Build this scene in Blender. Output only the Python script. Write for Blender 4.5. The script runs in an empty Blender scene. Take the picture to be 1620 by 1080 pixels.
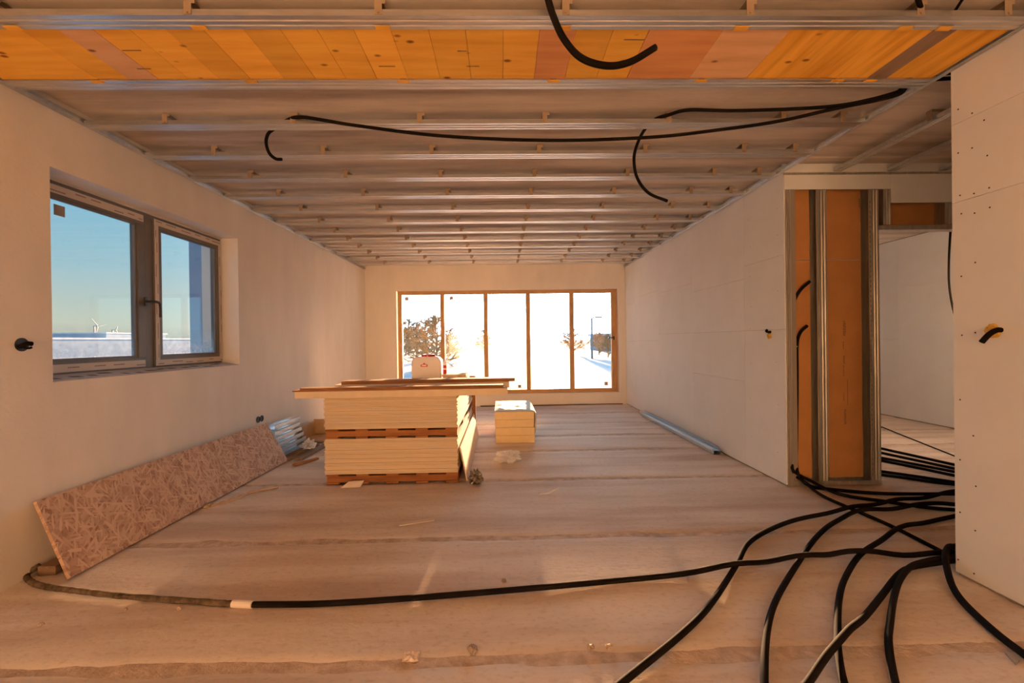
import bpy, bmesh, math, random
from mathutils import Vector, Matrix, noise

random.seed(7)
scene = bpy.context.scene
COL = scene.collection

# ------------------------------------------------------------------ camera
F_PX, W_PX, H_PX = 730.0, 1620.0, 1080.0
EYE = Vector((0.0, 0.0, 1.270))
YAW, PITCH, ROLL = 0.0205, -0.0032, -0.0131
_cy, _sy, _cp, _sp = math.cos(YAW), math.sin(YAW), math.cos(PITCH), math.sin(PITCH)
_X = Vector((_cy, -_sy, 0)); _Y = Vector((_sy, _cy, 0)); _Z = Vector((0, 0, 1))
FWD = _Y * _cp + _Z * _sp
_U = -_Y * _sp + _Z * _cp
RIGHT = _X * math.cos(ROLL) + _U * math.sin(ROLL)
UP = _U * math.cos(ROLL) - _X * math.sin(ROLL)
cam_data = bpy.data.cameras.new('camera')
cam_data.sensor_width = 36.0
cam_data.lens = F_PX * 36.0 / W_PX
cam_data.clip_start, cam_data.clip_end = 0.05, 3000
cam = bpy.data.objects.new('camera', cam_data)
COL.objects.link(cam)
cam.matrix_world = Matrix(((RIGHT.x, UP.x, -FWD.x, EYE.x), (RIGHT.y, UP.y, -FWD.y, EYE.y),
                           (RIGHT.z, UP.z, -FWD.z, EYE.z), (0, 0, 0, 1)))
scene.camera = cam

# ------------------------------------------------------------------ sky, sun, exposure
SUN_AZ, SUN_EL = math.radians(3.4), math.radians(2.4)     # azimuth from +Y towards +X
SUN_DIR = Vector((math.sin(SUN_AZ) * math.cos(SUN_EL), math.cos(SUN_AZ) * math.cos(SUN_EL), math.sin(SUN_EL)))
world = bpy.data.worlds.new('evening_sky')
scene.world = world
world.use_nodes = True
wn, wl = world.node_tree.nodes, world.node_tree.links
wn.clear()
tc = wn.new('ShaderNodeTexCoord')
nrm = wn.new('ShaderNodeVectorMath'); nrm.operation = 'NORMALIZE'
wl.new(tc.outputs['Generated'], nrm.inputs[0])
sep = wn.new('ShaderNodeSeparateXYZ'); wl.new(nrm.outputs[0], sep.inputs[0])
ramp = wn.new('ShaderNodeValToRGB')
cr = ramp.color_ramp
cr.elements[0].position = 0.0; cr.elements[0].color = (0.66, 0.62, 0.46, 1)
cr.elements[1].position = 1.0; cr.elements[1].color = (0.10, 0.30, 0.58, 1)
for pos, c in ((0.05, (0.58, 0.65, 0.56)), (0.13, (0.38, 0.60, 0.68)), (0.28, (0.20, 0.52, 0.74)), (0.5, (0.15, 0.43, 0.70))):
    e = cr.elements.new(pos); e.color = (*c, 1)
wl.new(sep.outputs['Z'], ramp.inputs[0])
dot = wn.new('ShaderNodeVectorMath'); dot.operation = 'DOT_PRODUCT'
wl.new(nrm.outputs[0], dot.inputs[0]); dot.inputs[1].default_value = SUN_DIR
mx = wn.new('ShaderNodeMath'); mx.operation = 'MAXIMUM'; wl.new(dot.outputs['Value'], mx.inputs[0]); mx.inputs[1].default_value = 0
pw = wn.new('ShaderNodeMath'); pw.operation = 'POWER'; wl.new(mx.outputs[0], pw.inputs[0]); pw.inputs[1].default_value = 24
mixs = wn.new('ShaderNodeMix'); mixs.data_type = 'RGBA'
wl.new(pw.outputs[0], mixs.inputs[0]); wl.new(ramp.outputs[0], mixs.inputs[6])
mixs.inputs[7].default_value = (15.0, 20.5, 24.5, 1)
bg = wn.new('ShaderNodeBackground'); wl.new(mixs.outputs[2], bg.inputs[0]); bg.inputs[1].default_value = 1.0
wo = wn.new('ShaderNodeOutputWorld'); wl.new(bg.outputs[0], wo.inputs[0])

sun_data = bpy.data.lights.new('low_sun', 'SUN')
sun_data.energy = 57.0
sun_data.color = (1.0, 0.55, 0.27)
sun_data.angle = math.radians(1.0)
sun = bpy.data.objects.new('low_sun', sun_data)
COL.objects.link(sun)
sun.rotation_euler = SUN_DIR.to_track_quat('Z', 'Y').to_euler()

vs = scene.view_settings
vs.view_transform = 'Standard'; vs.look = 'None'; vs.gamma = 1.0; vs.use_curve_mapping = False
vs.exposure = 0.0
cy_ = scene.cycles
cy_.adaptive_threshold = 0.02
cy_.max_bounces = 12; cy_.diffuse_bounces = 9; cy_.glossy_bounces = 6; cy_.transparent_max_bounces = 16
cy_.sample_clamp_indirect = 8.0
cy_.caustics_reflective = False; cy_.caustics_refractive = False

# ------------------------------------------------------------------ room dimensions
WL, WR = -2.624, 2.390          # left and right wall faces
CH = 2.657                      # underside of the ceiling channels
SLABZ = CH + 0.072              # underside of the concrete slab
YB = 8.902                      # back wall face
YN = -4.6                       # wall behind the camera
YF = 3.857                      # face of the open stud partition / end of right wall
YE = 2.399                      # end of the near right wall
XR = 6.05                       # far side wall of the rooms beyond

# ------------------------------------------------------------------ rays
def ray(px, py):
    u = (px - W_PX / 2) / F_PX; v = -(py - H_PX / 2) / F_PX
    return (FWD + RIGHT * u + UP * v)
def at_z(px, py, z=0.0):
    d = ray(px, py); t = (z - EYE.z) / d.z
    return EYE + d * t
def at_x(px, py, x):
    d = ray(px, py); t = x / d.x
    return EYE + d * t
def at_y(px, py, y):
    d = ray(px, py); t = y / d.y
    return EYE + d * t

# ------------------------------------------------------------------ materials
def mat(name, color, rough=0.8, metal=0.0, var=0.0, scale=4.0, stretch=(1, 1, 1), color2=None, bump=0.0, bump_scale=60.0,
        spec=0.5, detail=5.0, contrast=(0.35, 0.65), rnd=0.0, bstretch=(1, 1, 1), translucent=0.0):
    m = bpy.data.materials.new(name); m.use_nodes = True
    n, l = m.node_tree.nodes, m.node_tree.links
    b = n['Principled BSDF']
    b.inputs['Base Color'].default_value = (*color, 1)
    b.inputs['Roughness'].default_value = rough
    b.inputs['Metallic'].default_value = metal
    b.inputs['Specular IOR Level'].default_value = spec
    geo = n.new('ShaderNodeNewGeometry')
    out = None
    if var > 0 or color2:
        mp = n.new('ShaderNodeMapping'); l.new(geo.outputs['Position'], mp.inputs[0]); mp.inputs['Scale'].default_value = stretch
        tx = n.new('ShaderNodeTexNoise'); tx.inputs['Scale'].default_value = scale; tx.inputs['Detail'].default_value = detail
        tx.inputs['Roughness'].default_value = 0.6
        l.new(mp.outputs[0], tx.inputs[0])
        r = n.new('ShaderNodeValToRGB'); r.color_ramp.elements[0].position = contrast[0]; r.color_ramp.elements[1].position = contrast[1]
        c2 = color2 or tuple(max(0, c * (1 - var)) for c in color)
        c1 = color if color2 else tuple(min(1, c * (1 + var * 0.5)) for c in color)
        r.color_ramp.elements[0].color = (*c2, 1); r.color_ramp.elements[1].color = (*c1, 1)
        l.new(tx.outputs['Fac'], r.inputs[0]); out = r.outputs[0]
    if rnd > 0:
        oi = n.new('ShaderNodeObjectInfo')
        hs = n.new('ShaderNodeHueSaturation')
        mr = n.new('ShaderNodeMapRange'); l.new(oi.outputs['Random'], mr.inputs[0])
        mr.inputs[3].default_value = 1 - rnd; mr.inputs[4].default_value = 1 + rnd
        l.new(mr.outputs[0], hs.inputs['Value'])
        if out: l.new(out, hs.inputs['Color'])
        else: hs.inputs['Color'].default_value = (*color, 1)
        out = hs.outputs[0]
    if out: l.new(out, b.inputs['Base Color'])
    if bump > 0:
        mp2 = n.new('ShaderNodeMapping'); l.new(geo.outputs['Position'], mp2.inputs[0]); mp2.inputs['Scale'].default_value = bstretch
        t2 = n.new('ShaderNodeTexNoise'); t2.inputs['Scale'].default_value = bump_scale; t2.inputs['Detail'].default_value = 4
        l.new(mp2.outputs[0], t2.inputs[0])
        bp = n.new('ShaderNodeBump'); bp.inputs['Strength'].default_value = bump; bp.inputs['Distance'].default_value = 0.01
        l.new(t2.outputs['Fac'], bp.inputs['Height']); l.new(bp.outputs[0], b.inputs['Normal'])
    if translucent > 0:
        tr = n.new('ShaderNodeBsdfTranslucent'); tr.inputs[0].default_value = (*color, 1)
        ms = n.new('ShaderNodeMixShader'); ms.inputs[0].default_value = translucent
        o = n['Material Output']
        l.new(b.outputs[0], ms.inputs[1]); l.new(tr.outputs[0], ms.inputs[2]); l.new(ms.outputs[0], o.inputs[0])
    return m

def glass_mat(name, tint=(0.96, 0.98, 0.98), frost=None):
    m = bpy.data.materials.new(name); m.use_nodes = True
    n, l = m.node_tree.nodes, m.node_tree.links
    n.remove(n['Principled BSDF'])
    tr = n.new('ShaderNodeBsdfTransparent'); tr.inputs[0].default_value = (*tint, 1)
    gl = n.new('ShaderNodeBsdfGlossy'); gl.inputs['Roughness'].default_value = 0.02; gl.inputs[0].default_value = (1, 1, 1, 1)
    lw = n.new('ShaderNodeLayerWeight'); lw.inputs[0].default_value = 0.5      # Facing: 0 head-on, 1 at grazing
    fp = n.new('ShaderNodeMath'); fp.operation = 'POWER'; l.new(lw.outputs['Facing'], fp.inputs[0]); fp.inputs[1].default_value = 5
    fr = n.new('ShaderNodeMapRange'); l.new(fp.outputs[0], fr.inputs[0]); fr.inputs[3].default_value = 0.04; fr.inputs[4].default_value = 0.9
    ms = n.new('ShaderNodeMixShader')
    l.new(fr.outputs[0], ms.inputs[0]); l.new(tr.outputs[0], ms.inputs[1]); l.new(gl.outputs[0], ms.inputs[2])
    res = ms.outputs[0]
    if frost:      # hoar frost: white speckle that grows towards the lower edge of the pane
        z0, z1, amt, sc = frost
        geo = n.new('ShaderNodeNewGeometry'); sx = n.new('ShaderNodeSeparateXYZ'); l.new(geo.outputs['Position'], sx.inputs[0])
        mr = n.new('ShaderNodeMapRange'); l.new(sx.outputs['Z'], mr.inputs[0])
        mr.inputs[1].default_value = z0; mr.inputs[2].default_value = z1; mr.inputs[3].default_value = 0.75; mr.inputs[4].default_value = 0.0
        tx = n.new('ShaderNodeTexNoise'); tx.inputs['Scale'].default_value = sc; tx.inputs['Detail'].default_value = 6
        l.new(geo.outputs['Position'], tx.inputs[0])
        mu = n.new('ShaderNodeMath'); mu.operation = 'MULTIPLY'; l.new(mr.outputs[0], mu.inputs[0]); l.new(tx.outputs['Fac'], mu.inputs[1])
        m2 = n.new('ShaderNodeMath'); m2.operation = 'MULTIPLY'; l.new(mu.outputs[0], m2.inputs[0]); m2.inputs[1].default_value = amt
        m2.use_clamp = True
        df = n.new('ShaderNodeBsdfTranslucent'); df.inputs[0].default_value = (0.85, 0.9, 0.95, 1)
        d2 = n.new('ShaderNodeBsdfDiffuse'); d2.inputs[0].default_value = (0.85, 0.9, 0.95, 1)
        dm = n.new('ShaderNodeMixShader'); dm.inputs[0].default_value = 0.35
        l.new(df.outputs[0], dm.inputs[1]); l.new(d2.outputs[0], dm.inputs[2])
        ms2 = n.new('ShaderNodeMixShader'); l.new(m2.outputs[0], ms2.inputs[0]); l.new(res, ms2.inputs[1]); l.new(dm.outputs[0], ms2.inputs[2])
        res = ms2.outputs[0]
    l.new(res, n['Material Output'].inputs[0])
    return m

M = {}
M['plaster'] = mat('white_plaster', (0.80, 0.765, 0.72), 0.9, var=0.06, scale=2.5, stretch=(1, 1, 0.35), bump=0.12, bump_scale=45, spec=0.2)
M['gypsum'] = mat('gypsum_board_paper', (0.74, 0.77, 0.80), 0.9, var=0.03, scale=3, spec=0.2, rnd=0.025)
M['gypsum_edge'] = mat('gypsum_board_edge', (0.80, 0.66, 0.48), 0.9, spec=0.15, rnd=0.03)
M['gypsum_cream'] = mat('gypsum_strip_cream', (0.85, 0.70, 0.50), 0.9, var=0.05, scale=10, spec=0.2)
M['kraft'] = mat('brown_board_back', (0.56, 0.27, 0.10), 0.9, var=0.08, scale=5, spec=0.2)
M['joint'] = mat('dark_joint', (0.30, 0.26, 0.23), 0.95, spec=0.1)
M['metal'] = mat('galvanised_steel', (0.66, 0.67, 0.68), 0.34, 0.92, var=0.12, scale=14, stretch=(0.4, 3, 3))
M['hanger_metal'] = mat('dull_hanger_steel', (0.42, 0.32, 0.22), 0.55, 0.25)
M['stud_metal'] = mat('stud_steel', (0.56, 0.54, 0.50), 0.4, 0.85, var=0.2, scale=9, stretch=(3, 3, 0.3))
M['slab'] = mat('concrete_ceiling', (0.76, 0.69, 0.62), 0.95, color2=(0.44, 0.37, 0.31), scale=1.6, stretch=(0.35, 2.6, 1), detail=9,
                contrast=(0.33, 0.58), bump=0.15, bump_scale=30, spec=0.1)
def floor_mat():
    m = bpy.data.materials.new('dusty_concrete_floor'); m.use_nodes = True
    n, l = m.node_tree.nodes, m.node_tree.links; b = n['Principled BSDF']
    b.inputs['Roughness'].default_value = 0.9; b.inputs['Specular IOR Level'].default_value = 0.2
    geo = n.new('ShaderNodeNewGeometry')
    def layer(stretch, scale, detail, lo, hi, c0, c1):
        mp = n.new('ShaderNodeMapping'); l.new(geo.outputs['Position'], mp.inputs[0]); mp.inputs['Scale'].default_value = stretch
        t = n.new('ShaderNodeTexNoise'); t.inputs['Scale'].default_value = scale; t.inputs['Detail'].default_value = detail; t.inputs['Roughness'].default_value = 0.62
        l.new(mp.outputs[0], t.inputs[0])
        r = n.new('ShaderNodeValToRGB'); l.new(t.outputs['Fac'], r.inputs[0])
        r.color_ramp.elements[0].position = lo; r.color_ramp.elements[0].color = (*c0, 1)
        r.color_ramp.elements[1].position = hi; r.color_ramp.elements[1].color = (*c1, 1)
        return r.outputs[0], t.outputs['Fac']
    base, f1 = layer((0.45, 1.1, 1), 1.2, 9, 0.28, 0.68, (0.64, 0.55, 0.48), (0.85, 0.79, 0.74))
    streak, f2 = layer((0.28, 2.4, 1), 1.5, 8, 0.33, 0.56, (0.74, 0.64, 0.57), (1, 1, 1))
    speck, f3 = layer((1, 1.6, 1), 26, 6, 0.30, 0.48, (0.74, 0.66, 0.58), (1, 1, 1))
    def mul(a, c, f):
        x = n.new('ShaderNodeMix'); x.data_type = 'RGBA'; x.blend_type = 'MULTIPLY'; x.inputs[0].default_value = f
        l.new(a, x.inputs[6]); l.new(c, x.inputs[7]); return x.outputs[2]
    col = mul(mul(base, streak, 0.85), speck, 0.55)
    l.new(col, b.inputs['Base Color'])
    ad = n.new('ShaderNodeMath'); l.new(f3, ad.inputs[0]); l.new(f2, ad.inputs[1])
    bp = n.new('ShaderNodeBump'); bp.inputs['Strength'].default_value = 0.4; bp.inputs['Distance'].default_value = 0.006
    l.new(ad.outputs[0], bp.inputs['Height']); l.new(bp.outputs[0], b.inputs['Normal'])
    return m
M['floor'] = floor_mat()
M['mortar'] = mat('joint_mortar', (0.72, 0.61, 0.52), 0.95, color2=(0.48, 0.37, 0.29), scale=14, detail=8, bump=0.6, bump_scale=70, spec=0.1)
M['conduit'] = mat('black_conduit', (0.014, 0.011, 0.009), 0.9, var=0.3, scale=8, spec=0.06)
M['conduit_dusty'] = mat('dusty_conduit', (0.20, 0.15, 0.10), 0.9, color2=(0.06, 0.045, 0.03), scale=30, spec=0.1)
M['tape'] = mat('white_tape', (0.80, 0.74, 0.66), 0.8)
M['osb'] = None
M['pallet'] = mat('pallet_wood', (0.46, 0.20, 0.075), 0.85, color2=(0.30, 0.12, 0.045), scale=3, stretch=(1, 6, 8), rnd=0.12, spec=0.2)
M['plank_wood'] = mat('grey_brown_wood', (0.34, 0.22, 0.14), 0.85, color2=(0.20, 0.13, 0.085), scale=3, stretch=(6, 0.6, 6), rnd=0.1, spec=0.2)
M['strip_brown'] = mat('brown_wood_and_shade_gap', (0.42, 0.20, 0.08), 0.8, var=0.2, scale=3, stretch=(1, 6, 8), spec=0.2)  # brown wood of planks; also paints the shaded gap at the front strips
M['eps'] = mat('cream_foam', (0.86, 0.70, 0.42), 0.85, var=0.04, scale=20, spec=0.2)
M['film'] = mat('clear_film', (0.66, 0.60, 0.52), 0.7, var=0.2, scale=14, spec=0.1, translucent=0.1)
M['bag'] = mat('white_plastic_bag', (0.93, 0.92, 0.92), 0.3, spec=0.5, translucent=0.5)
M['frame_dark'] = mat('anthracite_frame', (0.16, 0.15, 0.14), 0.55, var=0.1, scale=6)
M['frame_glow'] = mat('glow_tinted_frame', (0.55, 0.31, 0.12), 0.5, var=0.1, scale=6)  # sun glow on the dark frame is put into this orange-brown colour
M['ftape'] = mat('printed_protective_tape', (0.62, 0.56, 0.50), 0.6, spec=0.4)
M['black'] = mat('black_plastic', (0.03, 0.028, 0.026), 0.45)
M['sticker'] = mat('grey_sticker', (0.38, 0.33, 0.31), 0.7)
M['sticker_b'] = mat('brown_sticker', (0.50, 0.33, 0.22), 0.7)
M['print'] = mat('dark_print', (0.20, 0.17, 0.15), 0.8)
M['print_brown'] = mat('grey_print_on_brown', (0.20, 0.12, 0.07), 0.9)
M['white_plastic'] = mat('white_plastic', (0.86, 0.84, 0.84), 0.4, spec=0.4)
M['red'] = mat('red_plastic', (0.62, 0.035, 0.03), 0.45)
M['foam'] = mat('yellow_foam', (0.72, 0.45, 0.07), 0.9, var=0.3, scale=50, bump=0.5, bump_scale=120)
M['foil'] = mat('crumpled_foil', (0.30, 0.25, 0.20), 0.35, 0.6, var=0.5, scale=40)
M['cardboard'] = mat('cardboard', (0.52, 0.36, 0.22), 0.9, var=0.1, scale=8)
M['screw'] = mat('screw_black', (0.05, 0.04, 0.035), 0.5, 0.3)
M['snow'] = mat('snow', (0.82, 0.86, 0.92), 0.8, var=0.05, scale=0.3, bump=0.3, bump_scale=1.2)
M['ext_wall'] = mat('blue_grey_render', (0.30, 0.36, 0.46), 0.9, var=0.08, scale=3)
M['far_wall'] = mat('pale_far_wall', (0.40, 0.52, 0.64), 0.9, var=0.06, scale=0.5)
M['bark'] = mat('bark', (0.28, 0.19, 0.12), 0.9, var=0.2, scale=4)
M['twig'] = mat('frosted_twigs', (0.52, 0.38, 0.20), 0.9, var=0.25, scale=2)
M['turbine'] = mat('turbine_paint', (0.34, 0.38, 0.43), 0.6)
M['blue_shed'] = mat('blue_shed_paint', (0.22, 0.34, 0.50), 0.7)
M['paper'] = mat('torn_paper', (0.72, 0.62, 0.54), 0.9)
M['stone'] = mat('rubble', (0.50, 0.39, 0.31), 0.95, rnd=0.3)
M['glass'] = glass_mat('window_glass')
M['glass_frost'] = glass_mat('frosted_window_glass', frost=(1.13, 1.42, 1.1, 26))

def osb_mat():
    m = bpy.data.materials.new('osb_flakes'); m.use_nodes = True
    n, l = m.node_tree.nodes, m.node_tree.links; b = n['Principled BSDF']
    b.inputs['Roughness'].default_value = 0.85; b.inputs['Specular IOR Level'].default_value = 0.2
    co = n.new('ShaderNodeTexCoord')
    outs = []
    for ang, sc, off in ((0.35, (14, 75, 9), 0), (1.3, (15, 80, 9), 3), (-0.5, (13, 70, 9), 7), (-1.15, (16, 80, 9), 11)):
        m0 = n.new('ShaderNodeMapping'); l.new(co.outputs['Object'], m0.inputs[0]); m0.inputs['Rotation'].default_value = (0.0, 0.0, ang)
        mp = n.new('ShaderNodeMapping'); l.new(m0.outputs[0], mp.inputs[0])
        mp.inputs['Scale'].default_value = sc; mp.inputs['Location'].default_value = (off, off, off)
        v = n.new('ShaderNodeTexVoronoi'); v.inputs['Scale'].default_value = 1.0; v.inputs['Randomness'].default_value = 1
        l.new(mp.outputs[0], v.inputs[0]); outs.append(v)
    vals = []
    for v in outs:
        sp_ = n.new('ShaderNodeSeparateColor'); l.new(v.outputs['Color'], sp_.inputs[0]); vals.append(sp_.outputs[0])
    cur = vals[0]
    for v in vals[1:]:
        mxm = n.new('ShaderNodeMath'); mxm.operation = 'MAXIMUM'; l.new(cur, mxm.inputs[0]); l.new(v, mxm.inputs[1]); cur = mxm.outputs[0]
    bw = n.new('ShaderNodeMath'); bw.operation = 'MULTIPLY'; l.new(cur, bw.inputs[0]); bw.inputs[1].default_value = 1.0
    r = n.new('ShaderNodeValToRGB'); l.new(bw.outputs[0], r.inputs[0])
    r.color_ramp.elements[0].position = 0.42; r.color_ramp.elements[0].color = (0.34, 0.20, 0.14, 1)
    r.color_ramp.elements[1].position = 1.0; r.color_ramp.elements[1].color = (0.68, 0.49, 0.37, 1)
    e = r.color_ramp.elements.new(0.78); e.color = (0.52, 0.35, 0.26, 1)
    l.new(r.outputs[0], b.inputs['Base Color'])
    bp = n.new('ShaderNodeBump'); bp.inputs['Strength'].default_value = 0.25; bp.inputs['Distance'].default_value = 0.004
    l.new(bw.outputs[0], bp.inputs['Height']); l.new(bp.outputs[0], b.inputs['Normal'])
    return m
M['osb'] = osb_mat()

def pine_mat(name, base, dark, stretch):
    m = bpy.data.materials.new(name); m.use_nodes = True
    n, l = m.node_tree.nodes, m.node_tree.links; b = n['Principled BSDF']
    b.inputs['Roughness'].default_value = 0.7; b.inputs['Specular IOR Level'].default_value = 0.2
    geo = n.new('ShaderNodeNewGeometry')
    mp = n.new('ShaderNodeMapping'); l.new(geo.outputs['Position'], mp.inputs[0]); mp.inputs['Scale'].default_value = stretch
    tx = n.new('ShaderNodeTexNoise'); tx.inputs['Scale'].default_value = 3; tx.inputs['Detail'].default_value = 8; l.new(mp.outputs[0], tx.inputs[0])
    r = n.new('ShaderNodeValToRGB'); l.new(tx.outputs['Fac'], r.inputs[0])
    r.color_ramp.elements[0].position = 0.3; r.color_ramp.elements[0].color = (*dark, 1)
    r.color_ramp.elements[1].position = 0.62; r.color_ramp.elements[1].color = (*base, 1)
    # knots: small dark ovals
    mk = n.new('ShaderNodeMapping'); l.new(geo.outputs['Position'], mk.inputs[0]); mk.inputs['Scale'].default_value = (4.6, 7.5, 1)
    vo = n.new('ShaderNodeTexVoronoi'); vo.inputs['Scale'].default_value = 1.0; l.new(mk.outputs[0], vo.inputs[0])
    rk = n.new('ShaderNodeValToRGB'); l.new(vo.outputs['Distance'], rk.inputs[0])
    rk.color_ramp.elements[0].position = 0.05; rk.color_ramp.elements[0].color = (0.25, 0.09, 0.03, 1)
    rk.color_ramp.elements[1].position = 0.11; rk.color_ramp.elements[1].color = (1, 1, 1, 1)
    mu = n.new('ShaderNodeMix'); mu.data_type = 'RGBA'; mu.blend_type = 'MULTIPLY'; mu.inputs[0].default_value = 0.85
    l.new(r.outputs[0], mu.inputs[6]); l.new(rk.outputs[0], mu.inputs[7])
    oi = n.new('ShaderNodeObjectInfo'); mr = n.new('ShaderNodeMapRange'); l.new(oi.outputs['Random'], mr.inputs[0])
    mr.inputs[3].default_value = 0.88; mr.inputs[4].default_value = 1.12
    hs = n.new('ShaderNodeHueSaturation'); l.new(mr.outputs[0], hs.inputs['Value']); l.new(mu.outputs[2], hs.inputs['Color'])
    l.new(hs.outputs[0], b.inputs['Base Color'])
    return m
M['pine'] = pine_mat('yellow_pine_board', (0.95, 0.54, 0.085), (0.80, 0.39, 0.05), (0.6, 5, 1))
M['pine_long'] = pine_mat('yellow_pine_board_lengthwise', (0.93, 0.50, 0.075), (0.70, 0.31, 0.035), (7, 0.6, 1))
M['pine_red'] = pine_mat('reddish_pine_board', (0.78, 0.38, 0.15), (0.66, 0.29, 0.11), (0.6, 5, 1))
M['pine_pale'] = pine_mat('pale_pink_pine_board', (0.76, 0.46, 0.25), (0.64, 0.36, 0.18), (0.8, 5, 1))
M['pine_grey'] = pine_mat('weathered_grey_board', (0.36, 0.24, 0.17), (0.26, 0.17, 0.11), (7, 0.6, 1))

# ------------------------------------------------------------------ mesh helpers
class MB:
    def __init__(self): self.v, self.f = [], []
    def add(self, vs, fs):
        o = len(self.v); self.v += [tuple(p) for p in vs]; self.f += [tuple(o + i for i in f) for f in fs]; return self
    def box(self, x0, x1, y0, y1, z0, z1):
        vs = [(x0, y0, z0), (x1, y0, z0), (x1, y1, z0), (x0, y1, z0), (x0, y0, z1), (x1, y0, z1), (x1, y1, z1), (x0, y1, z1)]
        return self.add(vs, [(0, 3, 2, 1), (4, 5, 6, 7), (0, 1, 5, 4), (1, 2, 6, 5), (2, 3, 7, 6), (3, 0, 4, 7)])
    def hexa(self, b4, t4):       # bottom quad (ccw from above) and top quad
        return self.add(list(b4) + list(t4), [(0, 3, 2, 1), (4, 5, 6, 7), (0, 1, 5, 4), (1, 2, 6, 5), (2, 3, 7, 6), (3, 0, 4, 7)])
    def slabquad(self, q, n):     # quad thickened along the vector n
        return self.hexa([Vector(p) for p in q], [Vector(p) + n for p in q])
    def prism(self, poly, axis, a, b):   # closed polygon in the plane across the axis, extruded a..b
        n = len(poly)
        def P(p, t):
            return (t, p[0], p[1]) if axis == 'x' else (p[0], t, p[1]) if axis == 'y' else (p[0], p[1], t)
        vs = [P(p, a) for p in poly] + [P(p, b) for p in poly]
        fs = [tuple(range(n)), tuple(range(2 * n - 1, n - 1, -1))] + [(i, i + n, (i + 1) % n + n, (i + 1) % n) for i in range(n)]
        return self.add(vs, fs)
    def tube(self, pts, r, seg=10, cap=True):
        pts = [Vector(p) for p in pts]; n = len(pts)
        rs = r if isinstance(r, (list, tuple)) else [r] * n
        t0 = (pts[1] - pts[0]).normalized()
        u = t0.cross(Vector((0, 0, 1)))
        if u.length < 1e-3: u = t0.cross(Vector((1, 0, 0)))
        u.normalize(); vs = []
        for i in range(n):
            t = (pts[min(i + 1, n - 1)] - pts[max(i - 1, 0)]).normalized()
            u = (u - t * u.dot(t)).normalized(); w = t.cross(u)
            for k in range(seg):
                a = 2 * math.pi * k / seg
                vs.append(pts[i] + (u * math.cos(a) + w * math.sin(a)) * rs[i])
        fs = [(i * seg + k, i * seg + (k + 1) % seg, (i + 1) * seg + (k + 1) % seg, (i + 1) * seg + k) for i in range(n - 1) for k in range(seg)]
        if cap: fs += [tuple(range(seg - 1, -1, -1)), tuple((n - 1) * seg + k for k in range(seg))]
        return self.add(vs, fs)
    def lathe(self, prof, c, seg=20):
        vs = []
        for (r, z) in prof:
            for k in range(seg):
                a = 2 * math.pi * k / seg; vs.append((c[0] + r * math.cos(a), c[1] + r * math.sin(a), c[2] + z))
        n = len(prof)
        fs = [(i * seg + k, i * seg + (k + 1) % seg, (i + 1) * seg + (k + 1) % seg, (i + 1) * seg + k) for i in range(n - 1) for k in range(seg)]
        fs += [tuple(range(seg - 1, -1, -1)), tuple((n - 1) * seg + k for k in range(seg))]
        return self.add(vs, fs)

def finish(me, smooth=False, angle=None):
    bm = bmesh.new(); bm.from_mesh(me); bmesh.ops.recalc_face_normals(bm, faces=bm.faces); bm.to_mesh(me); bm.free()
    if smooth:
        for p in me.polygons: p.use_smooth = True

def tag(o, label=None, cat=None, group=None, kind=None):
    if label: o['label'] = label
    if cat: o['category'] = cat
    if group: o['group'] = group
    if kind: o['kind'] = kind
    return o

def adopt(o, parent):
    if parent is not None:
        o.parent = parent; o.matrix_parent_inverse = Matrix.Translation(-world_loc(parent))
def world_loc(p):
    return Vector(p.get('_loc', (0, 0, 0)))

def obj(name, mb, material, parent=None, smooth=False, bevel=0.0, **tags):
    me = bpy.data.meshes.new(name)
    if isinstance(mb, MB): me.from_pydata(mb.v, [], mb.f); finish(me, smooth)
    else: me = mb
    me.materials.append(M[material] if isinstance(material, str) else material)
    if bevel > 0:
        bm = bmesh.new(); bm.from_mesh(me)
        bmesh.ops.bevel(bm, geom=bm.edges[:], offset=bevel, segments=2, affect='EDGES', profile=0.5, clamp_overlap=True)
        bm.to_mesh(me); bm.free()
    o = bpy.data.objects.new(name, me); COL.objects.link(o)
    adopt(o, parent); tag(o, **tags)
    return o

def empty(name, loc, **tags):
    o = bpy.data.objects.new(name, None); COL.objects.link(o)
    o.location = loc; o.empty_display_size = 0.05
    o['_loc'] = tuple(loc); tag(o, **tags)
    return o

def catmull(pts, n=8):
    P = [Vector(p) for p in pts]; P = [P[0] * 2 - P[1]] + P + [P[-1] * 2 - P[-2]]
    out = []
    for i in range(1, len(P) - 2):
        for k in range(n):
            t = k / n; a, b, c, d = P[i - 1:i + 3]
            out.append(0.5 * ((2 * b) + (c - a) * t + (2 * a - 5 * b + 4 * c - d) * t * t + (3 * b - a - 3 * c + d) * t ** 3))
    out.append(P[-2]); return out

def blob(c, r, amp, freq, seed, flat=1.0, sub=3):
    bm = bmesh.new(); bmesh.ops.create_icosphere(bm, subdivisions=sub, radius=1.0)
    for v in bm.verts:
        d = v.co.normalized()
        k = 1 + amp * noise.fractal(d * freq + Vector((seed, seed * 2.1, 0)), 0.8, 2.0, 4)
        p = Vector((d.x * r[0], d.y * r[1], d.z * r[2])) * k
        if p.z < -flat * r[2]: p.z = -flat * r[2]
        v.co = p + Vector(c)
    me = bpy.data.meshes.new('blob'); bm.to_mesh(me); bm.free(); return me

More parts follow.
